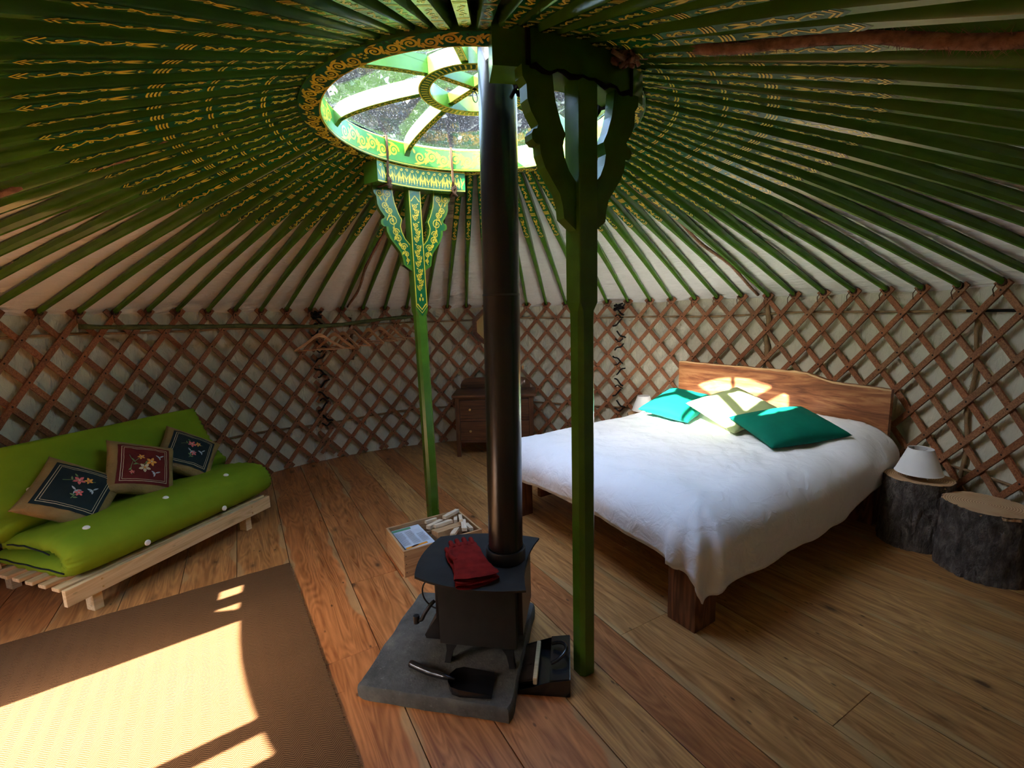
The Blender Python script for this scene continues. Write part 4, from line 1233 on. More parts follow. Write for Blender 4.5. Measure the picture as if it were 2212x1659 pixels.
def thick_sweep(path, th, x0, x1, ns=40, seed=0.0):
    """mattress: a thick layer following path in (y,z), swept along x, puffed so that its ends round off"""
    m = len(path); nor = []
    for i in range(m):
        a = Vector(path[max(i - 1, 0)]); b = Vector(path[min(i + 1, m - 1)]); t = (b - a).normalized(); nor.append(Vector((-t.y, t.x)))
    prof = []
    for i in range(m): prof.append((i, 1))
    for i in range(m - 1, -1, -1): prof.append((i, -1))
    k = len(prof)
    def pt(u, j):
        s = 2 * u - 1; e = (1 - abs(s) ** 9) ** 0.5
        i, sg = prof[j]
        ee = 1 - abs(2 * i / (m - 1) - 1) ** 16
        p = Vector(path[i]); x = x0 + (x1 - x0) * u
        P = Vector((x * 4 + seed, i * 0.35, sg * 3))
        pleat = 0.010 * math.sin(i * 2.7 + seed) * max(0, (abs(s) - 0.86) / 0.14)
        hh = th / 2 * (0.36 + 0.64 * e * (0.35 + 0.65 * ee)) * (1 + 0.08 * noise.noise(P)) + pleat * sg
        q = p + nor[i] * sg * hh
        return (x, q.x, q.y)
    mb = MB(); vs = [pt(a / ns, j) for a in range(ns + 1) for j in range(k)]; fs = []
    for a in range(ns):
        for j in range(k): fs.append((a * k + j, a * k + (j + 1) % k, (a + 1) * k + (j + 1) % k, (a + 1) * k + j))
    for a in (0, ns):
        for i in range(m - 1): fs.append((a * k + i, a * k + i + 1, a * k + (k - 2 - i), a * k + (k - 1 - i)))
    mb.add(vs, fs); return mb
def smooth_path(pts, n=8):
    out = []
    for i in range(len(pts) - 1):
        p0 = pts[max(i - 1, 0)]; p1 = pts[i]; p2 = pts[i + 1]; p3 = pts[min(i + 2, len(pts) - 1)]
        for k in range(n):
            t = k / n
            out.append(tuple(0.5 * ((2 * b) + (-a + c) * t + (2 * a - 5 * b + 4 * c - d) * t * t + (-a + 3 * b - 3 * c + d) * t ** 3) for a, b, c, d in zip(p0, p1, p2, p3)))
    out.append(pts[-1]); return out
seat = thick_sweep(smooth_path([(0.66, 0.255), (0.45, 0.252), (0.25, 0.252), (0.10, 0.256), (0.058, 0.275), (0.048, 0.305), (0.062, 0.345), (0.11, 0.378), (0.22, 0.385), (0.40, 0.362), (0.56, 0.345)], 5), 0.106, -0.125, 1.165, seed=1).obj('seat_mattress', 'futon_green', sofa, smooth=True)
back = thick_sweep(smooth_path([(0.50, 0.40), (0.58, 0.45), (0.66, 0.56), (0.72, 0.66), (0.775, 0.755), (0.80, 0.80)], 6), 0.165, -0.16, 1.19, seed=4).obj('back_mattress', 'futon_green', sofa, smooth=True)
for nm, pts, par in (('piping', [(-0.128, 0.60 - 0.06 * i, 0.256 + 0.003 * math.sin(i * 2)) for i in range(10)], seat), ('piping', [(-0.128, 0.50 - 0.05 * i, 0.352 + 0.012 * math.sin(i * 0.5) + 0.003 * math.sin(i * 2.5)) for i in range(8)], seat)):
    MB().tube(pts, 0.004, 6).obj(nm, 'piping_dark', par, smooth=True)
def button(x, y, z, n, par):
    z_ = Vector(n).normalized(); mb = MB().lathe([(0.0, 0.010), (0.012, 0.009), (0.0165, 0.004), (0.0165, 0.0), (0.0, -0.004)], 18)
    o = mb.obj('button', 'felt_button', par, smooth=40); m = z_.to_track_quat('Z', 'Y').to_matrix().to_4x4(); m.translation = (x, y, z); o.matrix_local = m
for x in (0.02, 0.44, 0.86): button(x, 0.105, 0.428, (0, -0.25, 1), seat)
for x in (0.235, 0.73): button(x, -0.004, 0.252, (0, -1, 0.1), seat)
for x in (0.04, 0.52, 0.98): button(x, 0.585, 0.585, (0, -0.85, 0.5), back)

def sofa_cushion(s, dep, z, phi, tilt, panel, label, size, seed, emb):
    ex = Vector((1, 0, 0)); et = Vector((0, math.cos(tilt), math.sin(tilt)))
    xd = ex * math.cos(phi) + et * math.sin(phi); nn = ex.cross(et)
    m = SOFA @ frame((s, dep, z), xd, nn)
    t = thing('embroidered_cushion', label, 'cushion', M=m, group='embroidered cushions on the sofa')
    mb = MB(); f = cushion(mb, size, size, 0.13, seed=seed, pinch=0.07, wr=0.008)
    mb.obj('cover', 'cushion_gold', t, smooth=True)
    def on(u, v, h):
        p = f(u, v, 1); return (p[0], p[1], p[2] + 0.0035 + h)
    n = 22; pb = MB(); k = 0.76
    pb.grid(n, n, lambda a, b: on(k * (2 * a - 1), k * (2 * b - 1), 0.0)); po = pb.obj('panel', panel, t, smooth=True, fix=False)
    lm = MB()
    for kk, w in ((0.66, 0.016), (0.60, 0.012)):
        for (a, b) in (((-kk, -kk), (kk, -kk)), ((kk, -kk), (kk, kk)), ((kk, kk), (-kk, kk)), ((-kk, kk), (-kk, -kk))):
            lm.ribbon([(a[0] + (b[0] - a[0]) * i / 16, a[1] + (b[1] - a[1]) * i / 16) for i in range(17)], w, on, 0.0015)
    lm.obj('stitched_border', 'thread_cream', po, fix=False)
    for q, (x, y, r, c1, c2) in enumerate(emb['flowers']):
        fb = MB()
        for p in range(5):
            a = 2 * PI * p / 5 + q; fb.blob(leafpoly(x + r * 0.15 * math.cos(a), y + r * 0.15 * math.sin(a), a, r, r * 0.36, 6), on, 0.002 + 0.0004 * p)
        fo = fb.obj('flower', c1, po, fix=False)
        MB().blob(disc(x, y, r * 0.22), on, 0.0048).obj('flower_eye', c2, fo, fix=False)
    sb = MB()
    for pts in emb['stems']: sb.ribbon(smooth_path(pts, 5), 0.016, on, 0.0018)
    for x, y, a, l in emb['leaves']: sb.blob(leafpoly(x, y, a, l, l * 0.2, 6), on, 0.0018)
    sb.obj('stem_stitching', 'thread_green', po, fix=False)
    for x, y, a in emb['birds']:
        bb = MB()
        for da, l in ((0, 0.17), (2.2, 0.14), (-2.2, 0.14), (3.14, 0.08)): bb.blob(leafpoly(x, y, a + da, l, 0.028, 6), on, 0.002)
        bb.obj('bird', 'thread_blue', po, fix=False)
E_RED = dict(flowers=[(0.16, 0.08, 0.15, 'thread_orange', 'thread_cream'), (-0.02, -0.16, 0.16, 'thread_cream', 'thread_orange'), (-0.12, 0.26, 0.10, 'thread_orange', 'thread_cream'), (-0.36, -0.36, 0.07, 'thread_pink', 'thread_orange')],
             stems=[[(-0.45, 0.30), (-0.35, 0.1), (-0.15, -0.05), (0.1, 0.05)], [(-0.35, 0.05), (-0.4, -0.2), (-0.36, -0.46)], [(-0.3, 0.05), (-0.18, 0.2), (-0.12, 0.3)]],
             leaves=[(-0.3, 0.05, 2.2, 0.16), (-0.2, 0.0, 3.6, 0.16), (-0.38, -0.2, 4.0, 0.12), (0.0, 0.0, 1.2, 0.12)], birds=[(0.42, 0.32, 0.6), (0.30, -0.32, 0.4)])
E_NAV = dict(flowers=[(-0.05, 0.22, 0.14, 'thread_pink', 'thread_cream'), (0.16, 0.30, 0.10, 'thread_orange', 'thread_pink'), (0.10, -0.18, 0.10, 'thread_pink', 'thread_blue')],
             stems=[[(-0.4, 0.12), (-0.2, 0.2), (0.1, 0.26), (0.32, 0.32)], [(0.0, -0.4), (0.05, -0.25), (0.12, -0.15)]],
             leaves=[(-0.2, 0.2, 2.0, 0.14), (-0.12, 0.34, 2.4, 0.14), (0.05, -0.3, 2.8, 0.14), (0.02, -0.36, 0.3, 0.12)], birds=[(0.36, 0.02, 0.9), (0.0, -0.12, 2.5)])
sofa_cushion(0.155, 0.43, 0.535, D2R(-48), D2R(47), 'panel_navy', 'navy embroidered cushion with gold border at the left end of the sofa', 0.40, 1.0, E_NAV)
sofa_cushion(0.515, 0.41, 0.565, D2R(-29), D2R(52), 'panel_red', 'red embroidered cushion with brown border in the middle of the sofa', 0.385, 3.0, E_RED)
sofa_cushion(0.865, 0.46, 0.555, D2R(-45), D2R(50), 'panel_navy', 'navy embroidered cushion with gold border at the right end of the sofa', 0.375, 6.0, E_NAV)

# ------------------------------------------------------------------ rug
RX = Vector((0.542, -0.840)).normalized(); RUG = Matrix.Translation((-1.271, 0.225, 0)) @ Matrix.Rotation(math.atan2(RX.y, RX.x), 4, 'Z')
RLN, RWD = 2.25, 1.42                     # local x towards the door, local y negative = away from the stove
rug = thing('rug', 'brown herringbone sisal rug between the sofa and the stove', 'rug', M=RUG)
def rug_pt(u, v):
    x = RLN * u; y = -RWD * v
    x += 0.004 * noise.noise(Vector((v * 30, 0, 0))) * (1 if u in (0, 1) else 0); y += 0.004 * noise.noise(Vector((u * 40, 1, 0))) * (1 if v in (0, 1) else 0)
    return (x, y, 0.009 + 0.0016 * noise.noise(Vector((x * 9, y * 9, 0))))
mb = MB().grid(90, 60, rug_pt)
edge = [i * 60 for i in range(90)] + [89 * 60 + j for j in range(1, 60)] + [i * 60 + 59 for i in range(88, -1, -1)] + [j for j in range(58, 0, -1)]
o0 = len(mb.v); mb.v += [(mb.v[i][0], mb.v[i][1], 0.0005) for i in edge]
for k in range(len(edge)): mb.f.append((edge[k], edge[(k + 1) % len(edge)], o0 + (k + 1) % len(edge), o0 + k))
mb.obj('weave', 'rug_sisal', rug, smooth=50)
fz = MB()
for k in range(420):
    x = rnd.uniform(0, RLN); l = rnd.uniform(0.004, 0.014) * (3 if rnd.random() < 0.04 else 1)
    fz.add([(x, -0.002, 0.006), (x + 0.003, -0.002, 0.006), (x + rnd.uniform(-0.01, 0.01), l, 0.001)], [(0, 1, 2)])
for k in range(160):
    y = -rnd.uniform(0, RWD); l = rnd.uniform(0.003, 0.009)
    fz.add([(0.002, y, 0.006), (0.002, y - 0.003, 0.006), (-l, y + rnd.uniform(-0.006, 0.006), 0.001)], [(0, 1, 2)])
o = fz.obj('frayed_edge', 'rug_sisal', rug); o['kind'] = 'stuff'

# ------------------------------------------------------------------ hearth slab and stove
HZ = 0.058
hp = [(-0.512, -0.829), (0.104, -0.965), (0.225, -0.315), (-0.375, -0.195)]
def hearth():
    cxm = sum(p[0] for p in hp) / 4; cym = sum(p[1] for p in hp) / 4
    out = []
    for i in range(4):
        a = Vector(hp[i]); b = Vector(hp[(i + 1) % 4])
        for k in range(24):
            t = k / 24; p = a.lerp(b, t)
            nrm = Vector(((b - a).y, -(b - a).x)).normalized()
            p += nrm * (0.006 * noise.noise(Vector((p.x * 11, p.y * 11, 0))) - 0.012 * max(0, 1 - min(t, 1 - t) * 22))
            out.append((p.x - cxm, p.y - cym))
    m = len(out); mb = MB(); vs = []; levels = [(1.0, 0.0), (1.004, 0.02), (1.0, 0.040), (0.992, 0.052), (0.978, HZ), (0.85, HZ + 0.001), (0.6, HZ), (0.3, HZ)]
    for s, z in levels:
        for x, y in out:
            j = 0.0025 * noise.noise(Vector((x * 26, y * 26, z * 60)))
            vs.append((x * s + j, y * s + j, z + (0.0018 * noise.noise(Vector((x * 14 * s, y * 14 * s, 1))) if s < 0.98 else j * 0.6 if z > 0 else 0)))
    fs = [tuple(range(m))[::-1]]
    for l in range(len(levels) - 1):
        for k in range(m): fs.append((l * m + k, l * m + (k + 1) % m, (l + 1) * m + (k + 1) % m, (l + 1) * m + k))
    fs.append(tuple((len(levels) - 1) * m + k for k in range(m)))
    o = mb.add(vs, fs).obj('hearth_slab', 'hearth_stone', smooth=45, loc=(cxm, cym, 0))
    tag(o, 'rough grey stone hearth slab under the stove', 'stone slab')
hearth()
STOVE = Matrix(((0.986, 0.165, 0, -0.187), (-0.165, 0.986, 0, -0.728), (0, 0, 1, HZ + 0.002), (0, 0, 0, 1)))
st = thing('wood_stove', 'small dark grey cast iron wood stove on the stone slab', 'stove', M=STOVE)
b0, b1 = 0.096, 0.372                     # body bottom and top above the slab
MB().box(0.0, 0.322, 0.0, 0.37, b0, b1, 0.006).obj('firebox', 'stove_paint', st, smooth=30)
def arc3(a, b, bulge, n=12):
    a = Vector(a); b = Vector(b); d = b - a; nn = Vector((d.y, -d.x)).normalized()
    return [tuple(a.lerp(b, i / n) + nn * bulge * 4 * (i / n) * (1 - i / n)) for i in range(n)]
pl = arc3((-0.098, 0.012), (0.370, -0.030), 0.042) + arc3((0.370, -0.030), (0.376, 0.398), -0.030) + arc3((0.376, 0.398), (-0.098, 0.360), 0.040) + arc3((-0.098, 0.360), (-0.098, 0.012), 0.030)
MB().prism(pl, lambda u, v, t: (u, v, t), b1, b1 + 0.009).obj('top_plate', 'stove_paint', st)
MB().lathe([(0.084, b1 + 0.009), (0.086, b1 + 0.012), (0.086, b1 + 0.060), (0.084, b1 + 0.063), (0.077, b1 + 0.063), (0.077, b1 + 0.012)], 36, 0.250, 0.205).obj('flue_collar', 'black_iron', st, smooth=40)
for x, y, sx, sy in ((0.03, 0.03, -1, -1), (0.292, 0.03, 1, -1), (0.03, 0.34, -1, 1), (0.292, 0.34, 1, 1)):
    mb = MB(); vs = []
    for z, w, o in ((0.0, 0.013, 0.006), (0.012, 0.012, 0.004), (0.05, 0.014, -0.004), (0.08, 0.024, -0.012), (b0 + 0.004, 0.034, -0.012)):
        for qx, qy in ((-1, -1), (1, -1), (1, 1), (-1, 1)): vs.append((x + sx * o + qx * w, y + sy * o + qy * w * 0.9, z))
    fs = [(3, 2, 1, 0), (16, 17, 18, 19)] + [(i * 4 + q, i * 4 + (q + 1) % 4, (i + 1) * 4 + (q + 1) % 4, (i + 1) * 4 + q) for i in range(4) for q in range(4)]
    MB().add(vs, fs).obj('leg', 'black_iron', st)
dr = MB().box(-0.022, 0.0, 0.03, 0.34, b0 + 0.05, b1 - 0.03, 0.005).obj('stove_door', 'black_iron', st)
MB().box(-0.026, -0.020, 0.075, 0.295, b0 + 0.095, b1 - 0.07, 0.002).obj('door_window', 'black_metal_glossy', dr)
MB().prism([(-0.075, b0 + 0.012), (-0.07, b0 - 0.004), (0.0, b0 - 0.004), (0.0, b0 + 0.10), (-0.02, b0 + 0.095)], lambda u, v, t: (u, t, v), 0.03, 0.34).obj('ash_lip', 'black_iron', st)
hd = MB().tube(smooth_path([(-0.02, 0.02, 0.275), (-0.035, 0.005, 0.262), (-0.058, -0.006, 0.228), (-0.070, -0.008, 0.205), (-0.092, -0.010, 0.200)], 5), [0.008] * 20 + [0.007], 8).obj('door_handle', 'black_iron', dr, smooth=True)
MB().tube([(-0.092, -0.010, 0.190), (-0.092, -0.010, 0.222)], 0.0125, 12).obj('handle_knob', 'black_iron', hd, smooth=40)
MB().tube([(-0.012 - 0.075 * math.cos(a), 0.06, 0.285 + 0.075 * math.sin(a)) for a in [D2R(-80 + 160 * i / 16) for i in range(17)]], 0.0035, 7).obj('tool_hoop', 'black_iron', st, smooth=True)
MB().box(0.322, 0.342, 0.05, 0.32, b0 + 0.03, b1 - 0.02, 0.003).obj('heat_shield', 'black_iron', st)
# flue pipe
pb = STOVE @ Vector((0.250, 0.205, b1 + 0.012))
pt_ = pb + Vector((0.040, 0.01, 3.0))
fl = thing('flue_pipe', 'tall glossy black flue pipe rising from the stove through the skylight', 'flue pipe', (pb.x, pb.y, pb.z))
pl_ = [pb.lerp(pt_, t) - pb for t in (0, 0.376, 0.3761, 1)]
n = 40
MB().tube([pl_[0], pl_[1]], 0.0745, n).obj('lower_pipe', 'pipe_enamel', fl, smooth=40)
MB().tube([pl_[1], pl_[3]], 0.0735, n).obj('upper_pipe', 'pipe_enamel', fl, smooth=40)
MB().tube([pl_[1] - Vector((0, 0, 0.004)), pl_[1] + Vector((0, 0, 0.004))], 0.0752, n).obj('pipe_joint', 'black_iron', fl, smooth=40)

# welding gloves, one on the other
def glove(loc, rz, label, dz, flip):
    t = thing('stove_glove', label, 'glove', loc, rz, 'gloves on the stove')
    # outline of cuff and hand (local x from cuff to fingertips)
    prof = [(0.0, 0.095), (0.02, 0.093), (0.06, 0.084), (0.11, 0.074), (0.16, 0.070), (0.20, 0.070), (0.24, 0.070), (0.27, 0.067), (0.29, 0.060)]
    def pt(u, v):
        x = 0.29 * u
        for (xa, wa), (xb, wb) in zip(prof, prof[1:]):
            if x <= xb + 1e-9: w = wa + (wb - wa) * (x - xa) / (xb - xa); break
        a = 2 * PI * v
        hh = 0.0085 * (1 if u > 0.03 else 0.9)
        cy = math.copysign(abs(math.cos(a)) ** 0.55, math.cos(a)); szz = math.copysign(abs(math.sin(a)) ** 0.8, math.sin(a))
        z = 0.011 + hh * szz + 0.004 * noise.noise(Vector((x * 25, cy * 2, dz * 90))) + 0.006 * math.sin(u * 4) * 0
        return (x + 0.012 * (1 - u) ** 6 * math.sin(a * 2 + 1), w * cy * 0.96 + 0.003 * noise.noise(Vector((x * 30, a, 3))), z)
    nu, nv = 26, 40; mb = MB().grid(nu, nv + 1, pt)
    mb.f.append(tuple((nu - 1) * (nv + 1) + k for k in range(nv)))
    mb.obj('cuff_and_palm', 'red_suede', t, smooth=60)
    # curled fingers
    for k, (y, l) in enumerate(((-0.046, 0.040), (-0.016, 0.052), (0.016, 0.050), (0.045, 0.040))):
        MB().tube(smooth_path([(0.262, y * 0.9, 0.011), (0.285, y, 0.013), (0.285 + l * 0.6, y * 1.02, 0.012), (0.285 + l, y * 1.02, 0.0115)], 4), [0.0115] * 10 + [0.011, 0.010, 0.006], 10).obj('finger', 'red_suede', t, smooth=True)
    MB().tube(smooth_path([(0.15, -0.052 * flip, 0.011), (0.19, -0.066 * flip, 0.012), (0.225, -0.066 * flip, 0.012), (0.25, -0.058 * flip, 0.011)], 4), [0.011] * 9 + [0.0105, 0.010, 0.009, 0.006], 10).obj('thumb', 'red_suede', t, smooth=True)
g0 = math.atan2(0.36, -0.137)
glove((-0.010, -0.782, HZ + 0.002 + b1 + 0.0098), g0 + 0.03, 'lower red suede glove of the pair lying on the stove top', 0.0, 1)
glove((-0.016, -0.776, HZ + 0.002 + b1 + 0.0315), g0 - 0.05, 'upper red suede glove of the pair lying on the stove top', 1.0, -1)

# ash shovel
sv = thing('ash_shovel', 'black ash shovel lying on the front of the stone slab', 'shovel', (-0.135, -0.842, HZ + 0.004), D2R(-6))
bp = [(0.0, -0.018), (0.018, -0.045), (0.05, -0.056), (0.172, -0.056), (0.172, 0.056), (0.05, 0.056), (0.018, 0.045), (0.0, 0.018)]
mb = MB().prism(bp, lambda u, v, t: (u, v, t), 0.0, 0.0025)
for i in range(len(bp)):
    if i == 3: continue
    a = bp[i]; b = bp[(i + 1) % len(bp)]
    h0 = 0.034 if a[0] < 0.16 else 0.016; h1 = 0.034 if b[0] < 0.16 else 0.016
    k = 1.05
    mb.add([(a[0], a[1], 0), (b[0], b[1], 0), (b[0] - 0.004, b[1] * k, h1), (a[0] - 0.004, a[1] * k, h0), (a[0], a[1] * 0.97, 0.002), (b[0], b[1] * 0.97, 0.002), (b[0] - 0.004, b[1] * k * 0.98, h1), (a[0] - 0.004, a[1] * k * 0.98, h0)],
           [(0, 1, 2, 3), (7, 6, 5, 4), (3, 2, 6, 7), (0, 3, 7, 4), (1, 5, 6, 2)])
mb.obj('scoop', 'black_metal_glossy', sv)
MB().tube(smooth_path([(0.02, 0.0, 0.026), (-0.01, 0.004, 0.030), (-0.045, 0.018, 0.026), (-0.10, 0.045, 0.016), (-0.175, 0.078, 0.016), (-0.19, 0.084, 0.016)], 4), [0.006, 0.007, 0.008, 0.009, 0.010, 0.011, 0.012, 0.0125, 0.013, 0.0135, 0.014, 0.014, 0.0145, 0.0145, 0.015, 0.015, 0.015, 0.0145, 0.013, 0.011, 0.006], 12).obj('handle', 'black_metal_glossy', sv, smooth=True)

# dustpan and brush
dp = thing('dustpan', 'black metal dustpan beside the stone slab by the near post', 'dustpan', (0.245, -0.71, 0.001), D2R(-7))
# local x away from the mouth (right), y along the mouth
w2, dl = 0.128, 0.105
mb = MB()
mb.prism([(-dl, -w2), (dl, -w2), (dl, w2), (-dl, w2)], lambda u, v, t: (u, v, t), 0.0, 0.003)
for s in (-1, 1):
    mb.prism([(-dl, 0.0), (dl, 0.0), (dl, 0.075), (dl * 0.3, 0.062), (-dl, 0.012)], lambda u, v, t: (u, s * (w2 + t), v), 0.0, 0.003)
mb.prism([(-w2, 0.0), (w2, 0.0), (w2, 0.075), (0, 0.095), (-w2, 0.075)], lambda u, v, t: (dl + t, u, v), 0.0, 0.003)
mb.obj('pan', 'black_metal_glossy', dp)
MB().prism([(-w2, dl), (w2, dl), (w2, dl * 0.25), (-w2, dl * 0.25)], lambda u, v, t: (v, u, 0.075 - (dl - v) * 0.15 + t + 0.012 * (1 - abs(u) / w2)), 0.0, 0.003).obj('hood', 'black_metal_glossy', dp)
MB().tube([(dl - 0.075 + 0.052 * math.sin(a) * 1.2, 0.052 * math.cos(a) * 1.1 + 0.0, 0.085 + 0.030 * abs(math.sin(a))) for a in [PI * i / 16 for i in range(17)]], 0.008, 10).obj('loop_handle', 'black_metal_glossy', dp, smooth=True)
br = thing('hand_brush', 'wooden hand brush with dark bristles lying in the dustpan', 'brush', (0.205, -0.71, 0.006), D2R(-8))
MB().box(0.0, 0.018, -0.105, 0.115, 0.022, 0.052, 0.004).obj('wooden_back', 'handle_wood', br, smooth=40)
bs = MB()
for k in range(700):
    y = rnd.uniform(-0.10, 0.11); z = rnd.uniform(0.024, 0.050); l = rnd.uniform(0.07, 0.085)
    yy = y + rnd.uniform(-0.006, 0.006); z1 = max(0.001, z * 0.6 - 0.010)
    bs.add([(0.002, y - 0.0012, z), (0.002, y + 0.0012, z), (-l, yy + 0.0008, z1), (-l, yy - 0.0008, z1)], [(0, 1, 2, 3)])
o = bs.obj('bristles', 'bristle', br); o['kind'] = 'stuff'

# ------------------------------------------------------------------ log box with newspaper and kindling
BX = D2R(30.6); BXO = Vector((-0.508, 0.030, 0.0))
box = thing('log_box', 'shallow wooden box of kindling standing behind the stove', 'box', BXO, BX)
BWX, BDX, BH, th = 0.505, 0.362, 0.162, 0.013
MB().box(0, BWX, 0, BDX, 0.0, 0.012).obj('bottom', 'box_wood', box)
MB().box(0, BWX, 0, th, 0.012, BH, 0.0015).obj('front_board', 'box_wood', box)
MB().box(0, BWX, BDX - th, BDX, 0.012, BH, 0.0015).obj('rear_board', 'box_wood', box)
for x in (0, BWX - th):
    o = MB().box(-(BDX - 2 * th) / 2, (BDX - 2 * th) / 2, -th / 2, th / 2, 0.012, BH, 0.0015).obj('end_board', 'box_wood', box); o.location = (x + th / 2, BDX / 2, 0); o.rotation_euler = (0, 0, PI / 2)
for x in (0.012, BWX - 0.012):
    for z in (0.03, 0.08, 0.13): MB().tube([(x, -0.001, z), (x, 0.003, z)], 0.003, 6).obj('nail', 'black_iron', box)
BXM = Matrix.Translation(BXO) @ Matrix.Rotation(BX, 4, 'Z')
np_ = thing('newspaper_stack', 'folded newspapers with grey print in the left half of the log box', 'newspaper', M=BXM @ Matrix.Translation((0.115, 0.18, 0.013)) @ Matrix.Rotation(0.02, 4, 'Z'))
for i in range(6):
    MB().box(-0.093 + 0.002 * (i % 3), 0.093 + 0.002 * ((i + 1) % 3), -0.15 + 0.003 * (i % 2), 0.15 - 0.003 * ((i + 1) % 2), i * 0.0225, i * 0.0225 + 0.0215, 0.004).obj('folded_paper', 'paper', np_, smooth=40)
zt = 6 * 0.0225; pf = lambda u, v, h: (u, v, zt + 0.0006 + h)
pr = MB()
for cxx in (-0.062, -0.002, 0.056):
    for k in range(15):
        if cxx > 0.04 and k < 5: continue
        y = 0.085 - k * 0.0125; pr.ribbon([(cxx - 0.024, y), (cxx + 0.024 - 0.006 * rnd.random(), y)], 0.005, pf)
pr.obj('printed_columns', 'ink_grey', np_, fix=False)
MB().ribbon([(-0.09, 0.125), (0.03, 0.125)], 0.028, pf).obj('printed_banner', 'print_green', np_, fix=False)
MB().ribbon([(-0.085, -0.128), (0.05, -0.118)], 0.022, pf).obj('printed_photo', 'print_orange', np_, fix=False)
MB().blob(leafpoly(-0.055, -0.125, 0.2, 0.06, 0.010), pf, 0.0004).obj('printed_figure', 'print_dark', np_, fix=False)
def stick(i, p0, p1, w, h, label, mat='kindling_wood'):
    a = Vector(p0); b = Vector(p1); d = b - a; L = d.length
    mb = MB(); n = 5; vs = []
    for k in range(n + 1):
        t = k / n
        for qy, qz in ((-1, -1), (1, -1), (1, 1), (-1, 1)):
            j = noise.noise(Vector((i * 3.1 + t * 3, qy, qz))) * 0.18
            vs.append((-L / 2 + L * t + (0.006 * noise.noise(Vector((i, qy * 2, qz * 2))) if k in (0, n) else 0), qy * w / 2 * (1 + j), qz * h / 2 * (1 + j * 0.8)))
    fs = [(0, 1, 2, 3), tuple(n * 4 + q for q in (3, 2, 1, 0))] + [(k * 4 + q, (k + 1) * 4 + q, (k + 1) * 4 + (q + 1) % 4, k * 4 + (q + 1) % 4) for k in range(n) for q in range(4)]
    o = mb.add(vs, fs).obj('kindling_stick' if h < 0.05 else 'split_log', mat, smooth=False)
    o.matrix_world = BXM @ frame((a + b) / 2, d, (0.05, 0.1, 1)); tag(o, label, 'log' if h >= 0.05 else 'kindling', 'wood in the log box')
stick(1, (0.25, 0.15, 0.100), (0.47, 0.20, 0.118), 0.075, 0.075, 'thick split log lying across the middle of the log box', 'box_wood')
stick(2, (0.245, 0.25, 0.125), (0.36, 0.32, 0.150), 0.035, 0.024, 'pale kindling stick at the back left against the box rim')
stick(3, (0.36, 0.25, 0.150), (0.485, 0.338, 0.200), 0.030, 0.020, 'long pale kindling stick poking up over the rear board')
stick(4, (0.405, 0.045, 0.140), (0.47, 0.205, 0.178), 0.032, 0.020, 'pale kindling stick leaning upright near the right end')
stick(5, (0.455, 0.050, 0.135), (0.468, 0.150, 0.165), 0.024, 0.020, 'short pale kindling stick beside the right end board')
stick(6, (0.30, 0.055, 0.100), (0.42, 0.036, 0.135), 0.030, 0.022, 'pale kindling stick leaning on the front board')
stick(7, (0.235, 0.035, 0.095), (0.31, 0.110, 0.122), 0.034, 0.026, 'short pale kindling block by the newspapers')
stick(8, (0.30, 0.29, 0.110), (0.42, 0.32, 0.130), 0.024, 0.020, 'thin kindling stick lying along the rear board')
stick(9, (0.43, 0.24, 0.120), (0.47, 0.33, 0.150), 0.024, 0.022, 'short kindling stick in the back right corner')
stick(10, (0.36, 0.09, 0.085), (0.46, 0.12, 0.100), 0.050, 0.030, 'dark barked kindling piece under the leaning sticks', 'bed_wood')
stick(11, (0.25, 0.10, 0.045), (0.47, 0.11, 0.045), 0.060, 0.055, 'split log at the bottom front of the log box', 'box_wood')
stick(12, (0.25, 0.27, 0.050), (0.47, 0.27, 0.060), 0.080, 0.070, 'split log at the bottom rear of the log box', 'box_wood')

stick(13, (0.27, 0.20, 0.150), (0.40, 0.235, 0.168), 0.026, 0.020, 'pale kindling stick resting along the top of the thick log')
stick(14, (0.33, 0.06, 0.130), (0.40, 0.15, 0.152), 0.030, 0.018, 'flat pale kindling piece leaning on the front of the thick log')
stick(15, (0.44, 0.17, 0.150), (0.478, 0.27, 0.178), 0.022, 0.018, 'thin pale kindling stick tipped against the right end board')
stick(16, (0.25, 0.31, 0.145), (0.33, 0.335, 0.158), 0.022, 0.018, 'short pale kindling stick in the back left beside the newspapers')

# ------------------------------------------------------------------ chest of drawers, bottle, plant, mirror
ch = thing('chest_of_drawers', 'dark wooden chest of two drawers with low backboard behind the stove pipe', 'chest', (-0.462, 2.325, 0.0), D2R(-1))
CW, CD = 0.82, 0.40
for x in (0.0, CW - 0.045):
    for y in (0.0, CD - 0.045):
        o = MB().box(-0.32, 0.32, -0.0225, 0.0225, -0.0225, 0.0225, 0.002).obj('leg', 'chest_wood', ch); o.location = (x + 0.0225, y + 0.0225, 0.32); o.rotation_euler = (0, D2R(90), 0)
for x in (0.008, CW - 0.028): MB().box(x, x + 0.02, 0.045, CD - 0.045, 0.16, 0.635).obj('side_panel', 'chest_wood', ch)
MB().box(0.045, CW - 0.045, CD - 0.03, CD - 0.015, 0.16, 0.635).obj('back_panel', 'chest_wood', ch)
for z in (0.150, 0.385, 0.612): MB().box(0.045, CW - 0.045, 0.006, 0.034, z, z + 0.026, 0.002).obj('drawer_rail', 'chest_wood', ch)
